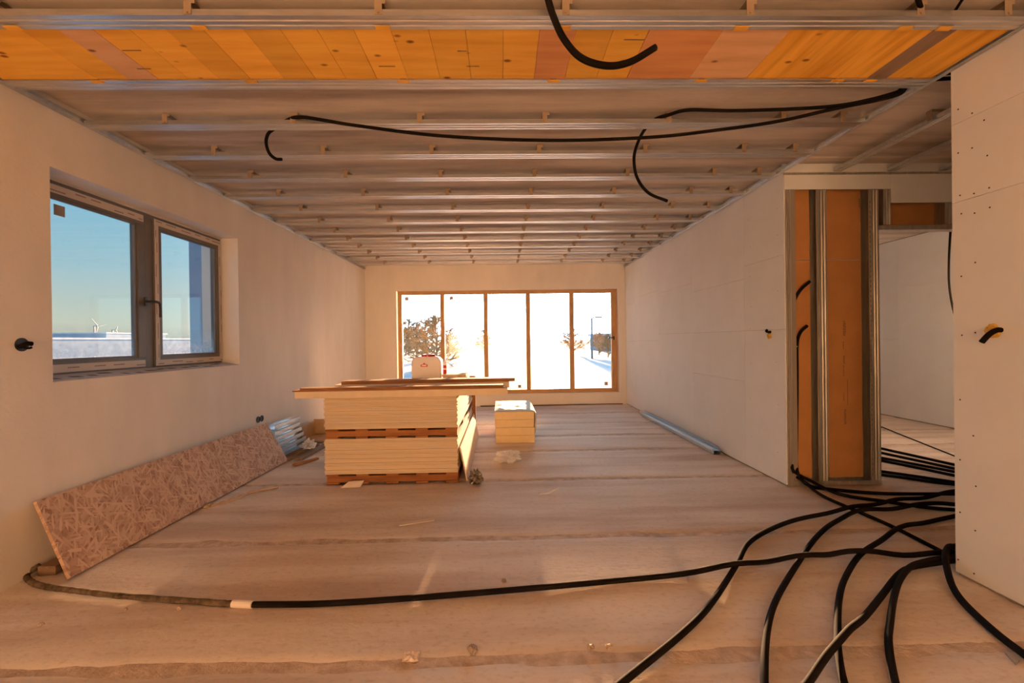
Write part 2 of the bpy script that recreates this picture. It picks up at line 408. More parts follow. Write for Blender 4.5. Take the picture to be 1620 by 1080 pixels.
# ------------------------------------------------------------------ floor
def grid_mesh(x0, x1, y0, y1, nx, ny, zf):
    mb = MB()
    for j in range(ny + 1):
        for i in range(nx + 1):
            x = x0 + (x1 - x0) * i / nx; y = y0 + (y1 - y0) * j / ny
            mb.v.append((x, y, zf(x, y)))
    for j in range(ny):
        for i in range(nx):
            a = j * (nx + 1) + i; mb.f.append((a, a + 1, a + nx + 2, a + nx + 1))
    return mb
fm = grid_mesh(WL - 0.3, XR + 0.1, YN - 0.1, YB + 0.3, 150, 160, lambda x, y: -0.008 + 0.005 * noise.noise(Vector((x * 5, y * 9, 0))))
floor = obj('floor', fm, 'mortar', smooth=True)
tag(floor, label='raw concrete floor of long precast slabs with rough mortar joints', kind='structure')
joints = [-4.8, -3.9, -2.9, -1.75, -0.55, 0.65, 1.845, 2.985, 4.20, 5.28, 6.10, 7.0, 7.92, 9.1]
for k in range(len(joints) - 1):
    ya, yb = joints[k] + 0.009, joints[k + 1] - 0.009
    rises = [random.uniform(-0.002, 0.004) for _ in range(2)]
    def zf(x, y, ya=ya, yb=yb, k=k, rises=rises):
        e0 = y - ya; e1 = yb - y
        wob = 0.018 * noise.noise(Vector((x * 2.3, k * 3.7, 1.1))) + 0.008 * noise.noise(Vector((x * 9, k, 4)))
        z = 0.0
        for e, w in ((e0 + wob, 0.05), (e1 + wob * 0.7, 0.10)):
            if e < w: z -= 0.011 * (1 - max(e, 0) / w) ** 1.6
        z += 0.0025 * noise.fractal(Vector((x * 1.3, y * 4, k * 5.0)), 1, 2, 3)
        return z - 0.002
    ny = 24
    ys = [0, .008, .016, .03, .045, .06] ; L = yb - ya
    mb = MB(); yl = [ya + t for t in ys] + [ya + .06 + (L - .19) * j / 8 for j in range(1, 9)] + [yb - t for t in (.11, .09, .07, .05, .035, .02, .01, 0)]
    nx = 170
    for y in yl:
        for i in range(nx + 1):
            x = WL - 0.02 + (XR + 0.04 - WL) * i / nx; mb.v.append((x, y, zf(x, y)))
    for j in range(len(yl) - 1):
        for i in range(nx):
            a = j * (nx + 1) + i; mb.f.append((a, a + 1, a + nx + 2, a + nx + 1))
    obj('floor_slab', mb, 'floor', floor, smooth=True)

# ------------------------------------------------------------------ ceiling
cm = MB().box(WL - 0.3, XR + 0.1, YN - 0.1, YB + 0.3, SLABZ + 0.06, SLABZ + 0.25)
ceiling = obj('ceiling', cm, 'joint', label='concrete slab ceiling above the metal channels', kind='structure')
k = 0; y = YN - 0.05
while y < YB:
    y2 = min(y + 1.19, YB + 0.02)
    mb = MB(); ch = 0.012
    prof = [(y, SLABZ + ch), (y + ch, SLABZ), (y2 - ch, SLABZ), (y2, SLABZ + ch), (y2, SLABZ + 0.1), (y, SLABZ + 0.1)]
    mb.prism(prof, 'x', WL - 0.02, XR + 0.02)
    obj('ceiling_slab', mb, 'slab', ceiling)
    y = y2 + 0.006

# ------------------------------------------------------------------ walls with openings
def wall_x(mb, x0, x1, y0, y1, z0, z1, hole):       # wall in the y-z plane with one rectangular hole
    a, b, c, d = hole
    mb.box(x0, x1, y0, a, z0, z1); mb.box(x0, x1, b, y1, z0, z1); mb.box(x0, x1, a, b, z0, c); mb.box(x0, x1, a, b, d, z1)
    return mb
w1a, w1b = 2.745, 4.655
w1z0, w1z1 = at_x(82, 605, WL).z, at_x(77, 262, WL).z
ZT = SLABZ + 0.08
wall_left = obj('wall_left', wall_x(MB(), WL - 0.36, WL, YN - 0.1, YB + 0.3, -0.3, ZT, (w1a, w1b, w1z0, w1z1)), 'plaster',
                label='white plastered wall with the two-sash window', kind='structure')
# back wall
p0 = at_y(626, 459, YB); p1 = at_y(980, 622.5, YB)
w2x0, w2x1 = p0.x, p1.x
w2z0, w2z1 = at_y(800, 623, YB).z, at_y(800, 458, YB).z
bm_ = MB()
HX0, HX1, HZ0 = 3.4, 5.4, 1.32             # unseen window added to light the room beyond
for (x0, x1, z0, z1) in ((WL, w2x0, -0.3, ZT), (w2x0, w2x1, -0.3, w2z0), (w2x0, w2x1, w2z1, ZT), (w2x1, HX0, -0.3, ZT), (HX0, HX1, -0.3, HZ0), (HX0, HX1, w2z1, ZT), (HX1, XR + 0.1, -0.3, ZT)):
    bm_.box(x0, x1, YB, YB + 0.30, z0, z1)
wall_back = obj('wall_back', bm_, 'plaster', label='white plastered end wall around the wide five-pane window', kind='structure')
wall_behind = obj('wall_front', MB().box(WL, XR + 0.1, YN - 0.2, YN, -0.3, ZT), 'plaster', label='white plastered wall behind the camera', kind='structure')

def boards(parent, axis_x, facing, cols, zjoin, thick=0.0125, ztop=ZT - 0.09):
    for (ya, yb), zs in zip(cols, zjoin):
        zz = [0.012] + sorted(zs) + [ztop]
        for a, b in zip(zz[:-1], zz[1:]):
            mb = MB(); g = 0.0009
            x0, x1 = (axis_x, axis_x + thick * facing)
            mb.box(min(x0, x1), max(x0, x1), ya + g, yb - g, a + g, b - g)
            obj('gypsum_board', mb, 'gypsum', parent, bevel=0.0009)

# far right wall
wall_right = obj('wall_right', MB().box(WR + 0.0125, WR + 0.10, YF + 0.002, YB, -0.02, ZT), 'joint',
                 label='long white plasterboard partition with taped-free joints'.replace('taped-free', 'open'), kind='structure')
jy = [4.507 + 1.25 * i for i in range(4)]
cols = [(YF, jy[0]), (jy[0], jy[1]), (jy[1], jy[2]), (jy[2], jy[3]), (jy[3], YB)]
boards(wall_right, WR, 1, cols, [[1.33, 1.965], [0.83, 1.33, 1.84], [1.33, 1.95], [1.23, 2.0], [1.22, 1.9]])
boards(wall_right, WR + 0.1005, 1, [(YF + 0.12, YB)], [[]])
# near right wall
wall_near = obj('wall_right_near', MB().box(WR + 0.0125, WR + 0.0875, YN, YE - 0.006, -0.02, CH), 'joint',
                label='white plasterboard wall beside the camera, next to the corridor opening', kind='structure')
boards(wall_near, WR, 1, [(YE - 1.25, YE), (YE - 2.5, YE - 1.25), (YN, YE - 2.5)], [[1.96, 2.37], [1.96], [1.3]], ztop=CH + 0.003)
boards(wall_near, WR + 0.0875, 1, [(YN, YE)], [[]])
# screws
def disc(c, n, r, h=0.0012, seg=8):
    n = Vector(n); return MB().tube([Vector(c), Vector(c) + n * h], r, seg)
screw_me = None
def screw(parent, c, n=(-1, 0, 0), r=0.0042):
    obj('screw', disc(c, n, r), 'screw', parent)
for q in ((1516, 173), (1538, 179), (1557, 190), (1516, 242), (1538, 234), (1562, 246), (1519, 309), (1541, 306), (1565, 297), (1521, 338), (1542, 337), (1566, 328),
          (1522, 530), (1543, 526), (1540, 689), (1519, 727), (1544, 769), (1519, 810), (1543, 839), (1516, 885), (1541, 907), (1521, 437), (1543, 415), (1519, 632)):
    p = at_x(q[0], q[1], WR); screw(wall_near, p)
for q in ((1187, 390), (1230, 372), (1187, 437), (1231, 405), (1188, 485), (1231, 460), (1187, 520), (1188, 575), (1228, 573), (1187, 630), (1231, 640), (1190, 690), (1231, 715),
          (1230, 330), (1184, 348)):
    p = at_x(q[0], q[1], WR); screw(wall_right, p, r=0.003)

# side room wall
wall_side = obj('wall_side_room', MB().box(XR + 0.0125, XR + 0.1, YN, YB, -0.02, ZT), 'joint', label='pale plasterboard wall of the room beyond the doorway', kind='structure')
sj = at_x(1421, 520, XR).y
boards(wall_side, XR, 1, [(YN, sj - 1.25), (sj - 1.25, sj), (sj, YB)], [[1.3], [at_x(1460, 450, XR).z], [1.2]])

# open stud partition facing the camera
xa = WR; d1 = at_y(1393, 560, YF).x; hd = at_y(1450, 363, YF).z; ST = 0.095
xr2 = d1 + 0.95
part = empty('wall_partition', (xa, YF, 0), label='unfinished stud partition with bare brown board backs beside the doorway', kind='structure')
# kraft boards on the far side, lit seam at 2 m
zs = at_y(1340, 408, YF).z
bx = [xa + 0.0125, at_y(1301, 560, YF).x + 0.02, d1 - 0.004]
for x0, x1 in zip(bx[:-1], bx[1:]):
    for z0, z1 in ((0.01, zs - 0.002), (zs + 0.002, ZT - 0.09)):
        obj('gypsum_board', MB().box(x0 + 0.001, x1 - 0.001, YF + ST, YF + ST + 0.006, z0, z1), 'kraft', part); obj('gypsum_board', MB().box(x0 + 0.001, x1 - 0.001, YF + ST + 0.0062, YF + ST + 0.0125, z0, z1), 'gypsum', part)
obj('gypsum_board', MB().box(d1, xr2, YF + ST, YF + ST + 0.006, hd + 0.004, ZT - 0.09), 'kraft', part); obj('gypsum_board', MB().box(d1, xr2, YF + ST + 0.0062, YF + ST + 0.0125, hd + 0.004, ZT - 0.09), 'gypsum', part)
obj('gypsum_board', MB().box(xr2, XR, YF + ST, YF + ST + 0.0125, 0, ZT - 0.09), 'gypsum', part)
obj('gypsum_board', MB().box(xr2, XR, YF, YF + 0.0125, 0, ZT - 0.09), 'gypsum', part)
def stud_mesh(x0, x1, z0, z1, y0, y1, open_dir=1, t=0.0018, lip=0.008):
    # C stud standing up: web on one side in the y direction, two flanges, ribs on the front flange
    mb = MB()
    xw = x0 if open_dir > 0 else x1
    pts = [(x0, y0), (x0 + (x1 - x0) * .3, y0), (x0 + (x1 - x0) * .36, y0 + .004), (x0 + (x1 - x0) * .46, y0 + .004), (x0 + (x1 - x0) * .52, y0), (x0 + (x1 - x0) * .6, y0),
           (x0 + (x1 - x0) * .66, y0 + .004), (x0 + (x1 - x0) * .76, y0 + .004), (x0 + (x1 - x0) * .82, y0), (x1, y0)]
    back = [(p[0], p[1] + t) for p in reversed(pts)]
    mb.prism(pts + back, 'z', z0, z1)
    mb.box(xw - t / 2, xw + t / 2, y0 + t, y1, z0, z1)
    mb.box(x0, x1, y1 - t, y1, z0, z1)
    xl = x1 if open_dir > 0 else x0
    mb.box(xl - t / 2, xl + t / 2, y0 + t, y0 + lip, z0, z1)
    return mb
zb = 0.04
def px_x(px): return at_y(px, 540, YF).x
s_edges = [(xa + 0.0135, px_x(1253), 1), (px_x(1294), px_x(1310), -1), (px_x(1377), d1 - 0.002, -1)]
for x0, x1, od in s_edges:
    obj('stud', stud_mesh(x0, x1, 0.003, CH - 0.01, YF + 0.001, YF + ST - 0.001, od), 'stud_metal', part)
obj('stud', stud_mesh(px_x(1400), px_x(1412), hd + 0.045, CH - 0.01, YF + 0.001, YF + ST - 0.001, 1), 'stud_metal', part)
obj('stud', stud_mesh(px_x(1497), px_x(1512), hd + 0.045, CH - 0.01, YF + 0.001, YF + ST - 0.001, 1), 'stud_metal', part)
# perforated strip on the door stud: a row of punched slots
pm = MB()
for i in range(56):
    z = 0.08 + i * 0.042; xm = (px_x(1377) + px_x(1380)) / 2
    pm.box(xm - 0.003, xm + 0.003, YF - 0.0006, YF + 0.0005, z, z + 0.022)
tag(obj('punched_slots', pm, 'joint', part), kind='stuff')
def track(name, x0, x1, z0, up):
    mb = MB(); t = 0.0015; h = 0.038 * up
    mb.box(x0, x1, YF - 0.001, YF + ST, min(z0, z0 + t * up), max(z0, z0 + t * up))
    mb.box(x0, x1, YF - 0.0015, YF, min(z0, z0 + h), max(z0, z0 + h)); mb.box(x0, x1, YF + ST - 0.0025, YF + ST - 0.001, min(z0, z0 + h), max(z0, z0 + h))
    return obj(name, mb, 'stud_metal', part)
track('floor_track', xa + 0.0135, d1, 0.002, 1)
track('door_head_track', d1, xr2, hd, 1)
track('ceiling_track', xa, XR, CH - 0.002, -1)
# header plasterboard strips
hz = at_y(1300, 300, YF).z; hz2 = at_y(1450, 321, YF).z; hx = px_x(1410)
top = at_y(1300, 277, YF).z
obj('gypsum_strip', MB().box(xa, hx - 0.001, YF - 0.0125, YF - 0.002, hz, top), 'gypsum', part, bevel=0.001)
obj('gypsum_strip', MB().box(hx + 0.001, xr2 + 0.2, YF - 0.0145, YF - 0.003, hz2, top), 'gypsum', part, bevel=0.001)
obj('gypsum_strip', MB().box(xa - 0.005, XR, YF + 0.001, YF + 0.0135, top + 0.012, SLABZ), 'gypsum', part)
# stamp print on the brown board (illegible rows of small marks)
pr = MB(); x0 = px_x(1336); rr = random.Random(3)
for px, pa, pb, wd in ((1336, 508, 531, 0.030), (1334, 540, 552, 0.012), (1335, 562, 575, 0.018), (1334, 577, 594, 0.012), (1340, 600, 640, 0.010), (1334, 622, 634, 0.010), (1336, 648, 671, 0.022), (1362, 315, 328, 0.020), (1373, 487, 502, 0.016)):
    za, zc = at_y(px, pb, YF + ST).z, at_y(px, pa, YF + ST).z; x = at_y(px, 540, YF + ST).x; z = za
    while z < zc:
        h = rr.uniform(0.006, 0.014)
        pr.box(x - wd * rr.uniform(.25, .5), x + wd * rr.uniform(.25, .5), YF + ST - 0.0007, YF + ST + 0.0001, z, z + h * 0.55); z += h
obj('print_marks', pr, 'print_brown', part)

# ------------------------------------------------------------------ windows
# left window
win1 = empty('window_1', (WL - 0.2, (w1a + w1b) / 2, w1z0), label='two-sash dark window with printed protective tape on its frame', kind='structure')
XF = WL - 0.175                 # inner face of the frame
FD = 0.07
ym = at_x(239, 460, XF).y
def frame_rect(mb, x0, x1, ya, yb, za, zb, w):
    mb.box(x0, x1, ya, yb, za, za + w); mb.box(x0, x1, ya, yb, zb - w, zb); mb.box(x0, x1, ya, ya + w, za + w, zb - w); mb.box(x0, x1, yb - w, yb, za + w, zb - w); return mb
zo0 = w1z0 + 0.035; zo1 = w1z1 - 0.012
obj('outer_frame', frame_rect(MB(), XF - FD, XF, w1a, w1b, zo0 - 0.03, zo1, 0.05), 'frame_dark', win1, bevel=0.003)
obj('mullion', MB().box(XF - FD, XF + 0.004, ym - 0.062, ym + 0.022, zo0, zo1 - 0.04), 'frame_dark', win1, bevel=0.004)
def sash(ya, yb, name, xf):
    za, zb = zo0 + 0.005, zo1 - 0.022
    w = 0.075
    s = obj('sash', frame_rect(MB(), xf - 0.06, xf, ya, yb, za, zb, w), 'frame_dark', win1, bevel=0.003)
    obj('glazing_bead', frame_rect(MB(), xf - 0.03, xf - 0.008, ya + w - 0.004, yb - w + 0.004, za + w - 0.004, zb - w + 0.004, 0.020), 'frame_dark', s, bevel=0.003)
    obj('pane', MB().box(xf - 0.034, xf - 0.026, ya + w - 0.006, yb - w + 0.006, za + w - 0.006, zb - w + 0.006), 'glass_frost', s)
    return s, za, zb, w
sA, za, zb_, w = sash(w1a + 0.01, ym - 0.06, 'a', XF + 0.004)
sB, _, _, _ = sash(ym + 0.018, w1b - 0.012, 'b', XF + 0.016)
def tape(s, xf, ya, yb, z0, z1, seed):
    t = obj('protective_tape', MB().box(xf, xf + 0.0012, ya, yb, z0, z1), 'ftape', s)
    rr = random.Random(seed); pm = MB(); horiz = (yb - ya) > (z1 - z0)
    lo, hi = (ya, yb) if horiz else (z0, z1)
    p = lo + 0.02
    while p < hi - 0.03:
        L = rr.uniform(0.04, 0.14); e = min(p + L, hi - 0.01)
        row = rr.choice((0.3, 0.55, 0.68)); q = p
        while q < e:
            g = rr.uniform(0.004, 0.011)
            if horiz: zc = z0 + (z1 - z0) * row; pm.box(xf + 0.0011, xf + 0.0016, q, q + g * 0.7, zc - 0.004, zc + 0.004)
            else: yc = ya + (yb - ya) * row; pm.box(xf + 0.0011, xf + 0.0016, yc - 0.004, yc + 0.004, q, q + g * 0.7)
            q += g
        p = e + rr.uniform(0.03, 0.12)
    obj('tape_print', pm, 'print', s)
xa_, xb_ = XF + 0.0042, XF + 0.0162
tape(sA, xa_, w1a + 0.012, ym - 0.075, zb_ - 0.055, zb_ - 0.002, 1)
tape(sA, xa_, w1a + 0.012, ym - 0.075, za + 0.004, za + 0.055, 2)
yb0, yb1 = ym + 0.02, w1b - 0.014
tape(sB, xb_, yb0, yb1, zb_ - 0.05, zb_ - 0.003, 3)
tape(sB, xb_, yb0, yb1, za + 0.004, za + 0.05, 4)
tape(sB, xb_, yb0 + 0.002, yb0 + 0.045, za + 0.05, zb_ - 0.05, 5)
tape(sB, xb_, yb1 - 0.045, yb1, za + 0.05, zb_ - 0.05, 6)
# head tape on the reveal edge
obj('head_seal', MB().box(XF - 0.02, XF + 0.012, w1a, w1b, zo1 - 0.002, w1z1), 'ftape', win1)
# handle
hp = at_x(233, 477, XF + 0.02)
hh = obj('handle', MB().box(XF + 0.004, XF + 0.016, hp.y - 0.016, hp.y + 0.016, hp.z - 0.035, hp.z + 0.035), 'black', win1, bevel=0.004)
lv = catmull([(XF + 0.016, hp.y, hp.z), (XF + 0.055, hp.y + 0.004, hp.z), (XF + 0.065, hp.y + 0.03, hp.z), (XF + 0.066, hp.y + 0.065, hp.z - 0.008), (XF + 0.066, hp.y + 0.075, hp.z - 0.05), (XF + 0.066, hp.y + 0.075, hp.z - 0.12)], 6)
obj('lever', MB().tube(lv, 0.0095, 10), 'black', hh, smooth=True)
# sticker on the pane
sp0 = at_x(85, 322, XF - 0.02); sp1 = at_x(103, 344, XF - 0.02)
obj('sticker', MB().box(XF - 0.0215, XF - 0.0205, sp0.y, sp1.y, sp1.z, sp0.z), 'sticker', sA)
# film-covered sill with torn printed foil
sx0, sx1, sy0, sy1, dzs = XF - 0.005, WL - 0.003, w1a + 0.002, w1b - 0.002, 0.032
sill = obj('sill_film', MB().hexa([(sx0, sy0, w1z0 - 0.004), (sx1, sy0, w1z0 - 0.004), (sx1, sy1, w1z0 - 0.004), (sx0, sy1, w1z0 - 0.004)],
                                  [(sx0, sy0, w1z0 + dzs), (sx1, sy0, w1z0 + 0.004), (sx1, sy1, w1z0 + 0.004), (sx0, sy1, w1z0 + dzs)]), 'ftape', win1)
def sill_z(x): return w1z0 + 0.0045 + (dzs - 0.004) * (sx1 - x) / (sx1 - sx0)
pm = MB(); rr = random.Random(11); y = w1a + 0.05
while y < w1b - 0.08:
    L = rr.uniform(0.03, 0.10); x = rr.uniform(XF + 0.03, WL - 0.06)
    pm.slabquad([(x, y, sill_z(x)), (x + 0.03, y, sill_z(x + .03)), (x + 0.045, y + L, sill_z(x + .045)), (x + 0.012, y + L, sill_z(x + .012))], Vector((0, 0, 0.0012))); y += L * 0.9 + rr.uniform(0.03, 0.10)
obj('film_print', pm, 'print', sill)

# back window
YW = YB + 0.10
win2 = empty('window_2', ((w2x0 + w2x1) / 2, YW, w2z0), label='wide five-pane window with sun glow painted into its brown frame in the end wall', kind='structure')
mb = MB(); fw = 0.085
f0, f1 = w2x0 + 0.008, w2x1 - 0.008
mb.box(f0, f1, YW, YW + 0.08, w2z0 + 0.002, w2z0 + 0.075); mb.box(f0, f1, YW, YW + 0.08, w2z1 - 0.07, w2z1 - 0.002)
mb.box(f0, f0 + fw, YW, YW + 0.08, w2z0 + 0.075, w2z1 - 0.07); mb.box(f1 - fw * 1.25, f1, YW, YW + 0.08, w2z0 + 0.075, w2z1 - 0.07)
obj('outer_frame', mb, 'frame_glow', win2, bevel=0.004)
mxs = [at_y(p, 540, YW).x for p in (700.5, 769, 836, 905)]
for x in mxs:
    obj('mullion', MB().box(x - 0.042, x + 0.042, YW - 0.004, YW + 0.08, w2z0 + 0.07, w2z1 - 0.065), 'frame_glow', win2, bevel=0.004)
xs = [f0 + fw] + mxs + [f1 - fw * 1.25]
for i in range(5):
    x0 = xs[i] + (0.04 if i else -0.005); x1 = xs[i + 1] - (0.04 if i < 4 else -0.005)
    obj('pane', MB().box(x0, x1, YW + 0.036, YW + 0.044, w2z0 + 0.07, w2z1 - 0.065), 'glass', win2)
for q, r_ in (((643.5, 472.5), 0), ((714, 471.5), 0.15), ((822, 611), 0), ((959, 606.5), 0)):
    p = at_y(q[0], q[1], YW + 0.034); s = 0.034
    c, sn = math.cos(r_), math.sin(r_)
    quad = [(p.x + (a * c - b * sn) * s, YW + 0.035, p.z + (a * sn + b * c) * s) for a, b in ((-1, -1), (1, -1), (1, 1), (-1, 1))]
    obj('sticker', MB().slabquad(quad, Vector((0, -0.001, 0))), 'sticker_b', win2)
hq = at_y(971, 534, YW)
h2 = obj('handle', MB().box(hq.x - 0.014, hq.x + 0.014, YW - 0.012, YW, hq.z - 0.04, hq.z + 0.03), 'black', win2, bevel=0.003)
obj('lever', MB().tube(catmull([(hq.x, YW - 0.012, hq.z), (hq.x, YW - 0.05, hq.z), (hq.x - 0.03, YW - 0.055, hq.z), (hq.x - 0.12, YW - 0.055, hq.z)], 5), 0.009, 8), 'black', h2, smooth=True)
# added window, out of view, to light the room beyond (same frame line)
win3 = empty('added_window', ((HX0 + HX1) / 2, YW, w2z0), label='unseen window added to light the room beyond the doorway', kind='structure')
mb = MB()
mb.box(HX0, HX1, YW, YW + 0.08, HZ0, HZ0 + 0.075); mb.box(HX0, HX1, YW, YW + 0.08, w2z1 - 0.07, w2z1)
for x in (HX0, (HX0 + HX1) / 2 - 0.04, HX1 - 0.08): mb.box(x, x + 0.08, YW, YW + 0.08, HZ0 + 0.075, w2z1 - 0.07)
obj('outer_frame', mb, 'frame_glow', win3)

# ------------------------------------------------------------------ ceiling channels and hangers
CW = 0.087
def channel_profile():
    t = 0.0012; h = 0.027; w = CW / 2
    # bottom web with two shallow ribs, flanges and inward lips (closed sheet outline)
    o = [(-w + .008, h), (-w, h), (-w, 0), (-w + .020, 0), (-w + .024, .004), (-w + .032, .004), (-w + .036, 0), (w - .036, 0), (w - .032, .004), (w - .024, .004), (w - .020, 0), (w, 0), (w, h), (w - .008, h)]
    i = [(w - .008, h - t), (w - t, h - t), (w - t, t), (w - .020, t), (w - .024, .004 + t), (w - .032, .004 + t), (w - .036, t), (-w + .036, t), (-w + .032, .004 + t), (-w + .024, .004 + t), (-w + .020, t), (-w + t, t), (-w + t, h - t), (-w + .008, h - t)]
    return o + i
chan_me = None; hang_me = None
HX = [-2.11, -1.31, -0.51, 0.29, 1.09, 1.84, 2.23]
hb = MB(); w = CW / 2
for s in (-1, 1):
    y0 = s * (w + 0.0016)
    hb.box(-0.016, 0.016, min(y0, y0 + s * .0014), max(y0, y0 + s * .0014), 0.004, SLABZ - CH - 0.0015)
    hb.add([(0.0045 * math.cos(a * math.pi / 4), y0 + s * .0014, 0.012 + 0.0045 * math.sin(a * math.pi / 4)) for a in range(8)] +
           [(0.0045 * math.cos(a * math.pi / 4), y0 + s * .006, 0.012 + 0.0045 * math.sin(a * math.pi / 4)) for a in range(8)],
           [tuple(range(8)), tuple(range(8, 16))] + [(a, (a + 1) % 8, (a + 1) % 8 + 8, a + 8) for a in range(8)])
hb.box(-0.016, 0.016, -w - 0.003, w + 0.003, SLABZ - CH - 0.003, SLABZ - CH - 0.0012)
# stiffening gusset tabs folded out of each leg
for s in (-1, 1):
    hb.box(0.014, 0.030, s * (w + 0.0016) - 0.0007, s * (w + 0.0016) + 0.0007, SLABZ - CH - 0.022, SLABZ - CH - 0.002)
CHY = [2.5116 + 0.4895 * i for i in range(-2, 14)]
ords = ['outside', 'nearest', 'second', 'third', 'fourth', 'fifth', 'sixth', 'seventh', 'eighth', 'ninth', 'tenth', 'eleventh', 'twelfth', 'thirteenth', 'fourteenth', 'fifteenth']
for i, y in enumerate(CHY):
    if y > YB - 0.1: break
    if i == 0: continue
    e = empty('ceiling_channel', (0, y, CH), cat='ceiling channel', group='galvanised ceiling channels',
              label=('galvanised ceiling channel nearest the camera, along the near edge of the yellow boards' if i == 1 else
                     'galvanised ceiling channel along the far edge of the yellow boards' if i == 2 else
                     'galvanised ceiling channel, %s row counted from the camera' % ords[i]))
    if chan_me is None:
        c = obj('channel', MB().prism(channel_profile(), 'x', WL + 0.012, WR - 0.012), 'metal', None); chan_me = c.data
        c.parent = e
    else:
        c = bpy.data.objects.new('channel', chan_me); COL.objects.link(c); c.parent = e
    for x in HX:
        if hang_me is None:
            hgo = obj('hanger', hb, 'hanger_metal', None); hang_me = hgo.data
        else:
            hgo = bpy.data.objects.new('hanger', hang_me); COL.objects.link(hgo)
        hgo.parent = e; hgo.location = (x, 0, 0)
# perimeter tracks
def wall_track(x_in, s, y0, y1):    # U track against a wall, opening into the room
    mb = MB(); t = 0.0012; d = 0.030 * s; h = 0.029
    a, b = sorted((x_in, x_in + d))
    mb.box(a, b, y0, y1, CH - 0.002, CH - 0.002 + t); mb.box(a, b, y0, y1, CH + h - t, CH + h)
    xx = sorted((x_in, x_in + t * s)); mb.box(xx[0], xx[1], y0, y1, CH - 0.002, CH + h)
    for f in (.33, .66): xr = x_in + d * f; mb.box(xr - .0015, xr + .0015, y0, y1, CH - 0.004, CH - 0.002)
    return mb
obj('wall_track', wall_track(WL + 0.001, 1, YN, YB - 0.002), 'metal', label='thin galvanised edge track along the top of the plastered window wall', cat='edge track')
obj('wall_track', wall_track(WR - 0.002, -1, YN, YB - 0.002), 'metal', label='galvanised edge track along the top of the plasterboard partition and corridor opening', cat='edge track')
# corridor channels, running the other way
for k, (q, lab) in enumerate((((1320, 272), 'galvanised channel over the corridor, closest to the room edge track'), ((1405, 272), 'galvanised channel over the corridor, middle of three'), ((1487, 272), 'galvanised channel over the corridor, furthest into it'))):
    x = at_y(q[0], q[1], YF - 0.02).x + 0.03
    y0 = YN + 0.02; e = empty('corridor_channel', (x, YF, CH), cat='ceiling channel', group='corridor ceiling channels', label=lab)
    obj('channel', MB().prism([(x + p[0] * .75, CH + p[1]) for p in channel_profile()], 'y', 0.6, YF - 0.016), 'metal', e)
    for yy in (2.95, 2.05):
        if k == 0 or yy > 2.5:
            hgo = bpy.data.objects.new('hanger', hang_me); COL.objects.link(hgo); hgo.parent = e; hgo.location = (0, yy - YF, 0); hgo.rotation_euler = (0, 0, math.pi / 2)

# ------------------------------------------------------------------ yellow boards between the first two channels
yA = CHY[1] + CW / 2 + 0.001; yB_ = CHY[2] - CW / 2 - 0.001
ZP = CH + 0.006
px_top = [-10, 26, 85, 142, 200, 259, 318, 383, 442, 500, 558, 617, 677.5, 736, 796, 854, 912, 971, 1028, 1145, 1252, 1318, 1385, 1477, 1513, 1573]
xs_ = [at_z(p, 46 + (p - 810) * 0.004, ZP).x for p in px_top]
xs_[0] = WL + 0.034; xs_ = [xs_[0]] + [x for x in xs_[1:] if x > xs_[0] + 0.05]; xs_[-1] = WR - 0.036
kinds = {854: 'pine_red', 1028: 'pine_red', 1145: 'pine_pale', 1252: 'pine_long', 1318: 'pine_long', 1385: 'pine_long', 1477: 'pine_grey', 1513: 'pine_long'}
off = len(px_top) - len(xs_)
soffit = empty('board_soffit', ((xs_[0] + xs_[-1]) / 2, (yA + yB_) / 2, ZP), label='strip of yellow wooden shuttering boards between the two nearest ceiling channels', cat='boarding')
for i in range(len(xs_) - 1):
    kd = kinds.get(px_top[i + off], 'pine'); dz = random.uniform(0, 0.003)
    if i + off == 2: kd = 'pine_pale'
    obj('board', MB().box(xs_[i] + 0.0008, xs_[i + 1] - 0.0008, yA, yB_, ZP + dz, ZP + 0.021), kd, soffit, bevel=0.0008)
for x in HX[:-1] + [2.02]:
    for (ya, yb) in ((yA - 0.026, yA + 0.002), (yB_ - 0.002, yB_ + 0.018)):
        obj('tab', MB().box(x - 0.032, x + 0.032, ya, yb, CH - 0.0035, CH - 0.0008), 'pine', soffit)
for q in ((208, 80, 30), (228, 109, 24), (612, 105, 28), (748, 105, 22), (731, 81, 15), (1003, 63, 32)):
    p = at_z(q[0], q[1], ZP - 0.001); L = q[2] * 2.1 / 730; pm = MB(); x = p.x - L / 2
    while x < p.x + L / 2:
        g = random.uniform(0.003, 0.008); pm.box(x, x + g * .7, p.y - 0.004, p.y + 0.004, ZP - 0.0008, ZP - 0.0002); x += g
    obj('print_marks', pm, 'print_brown', soffit)

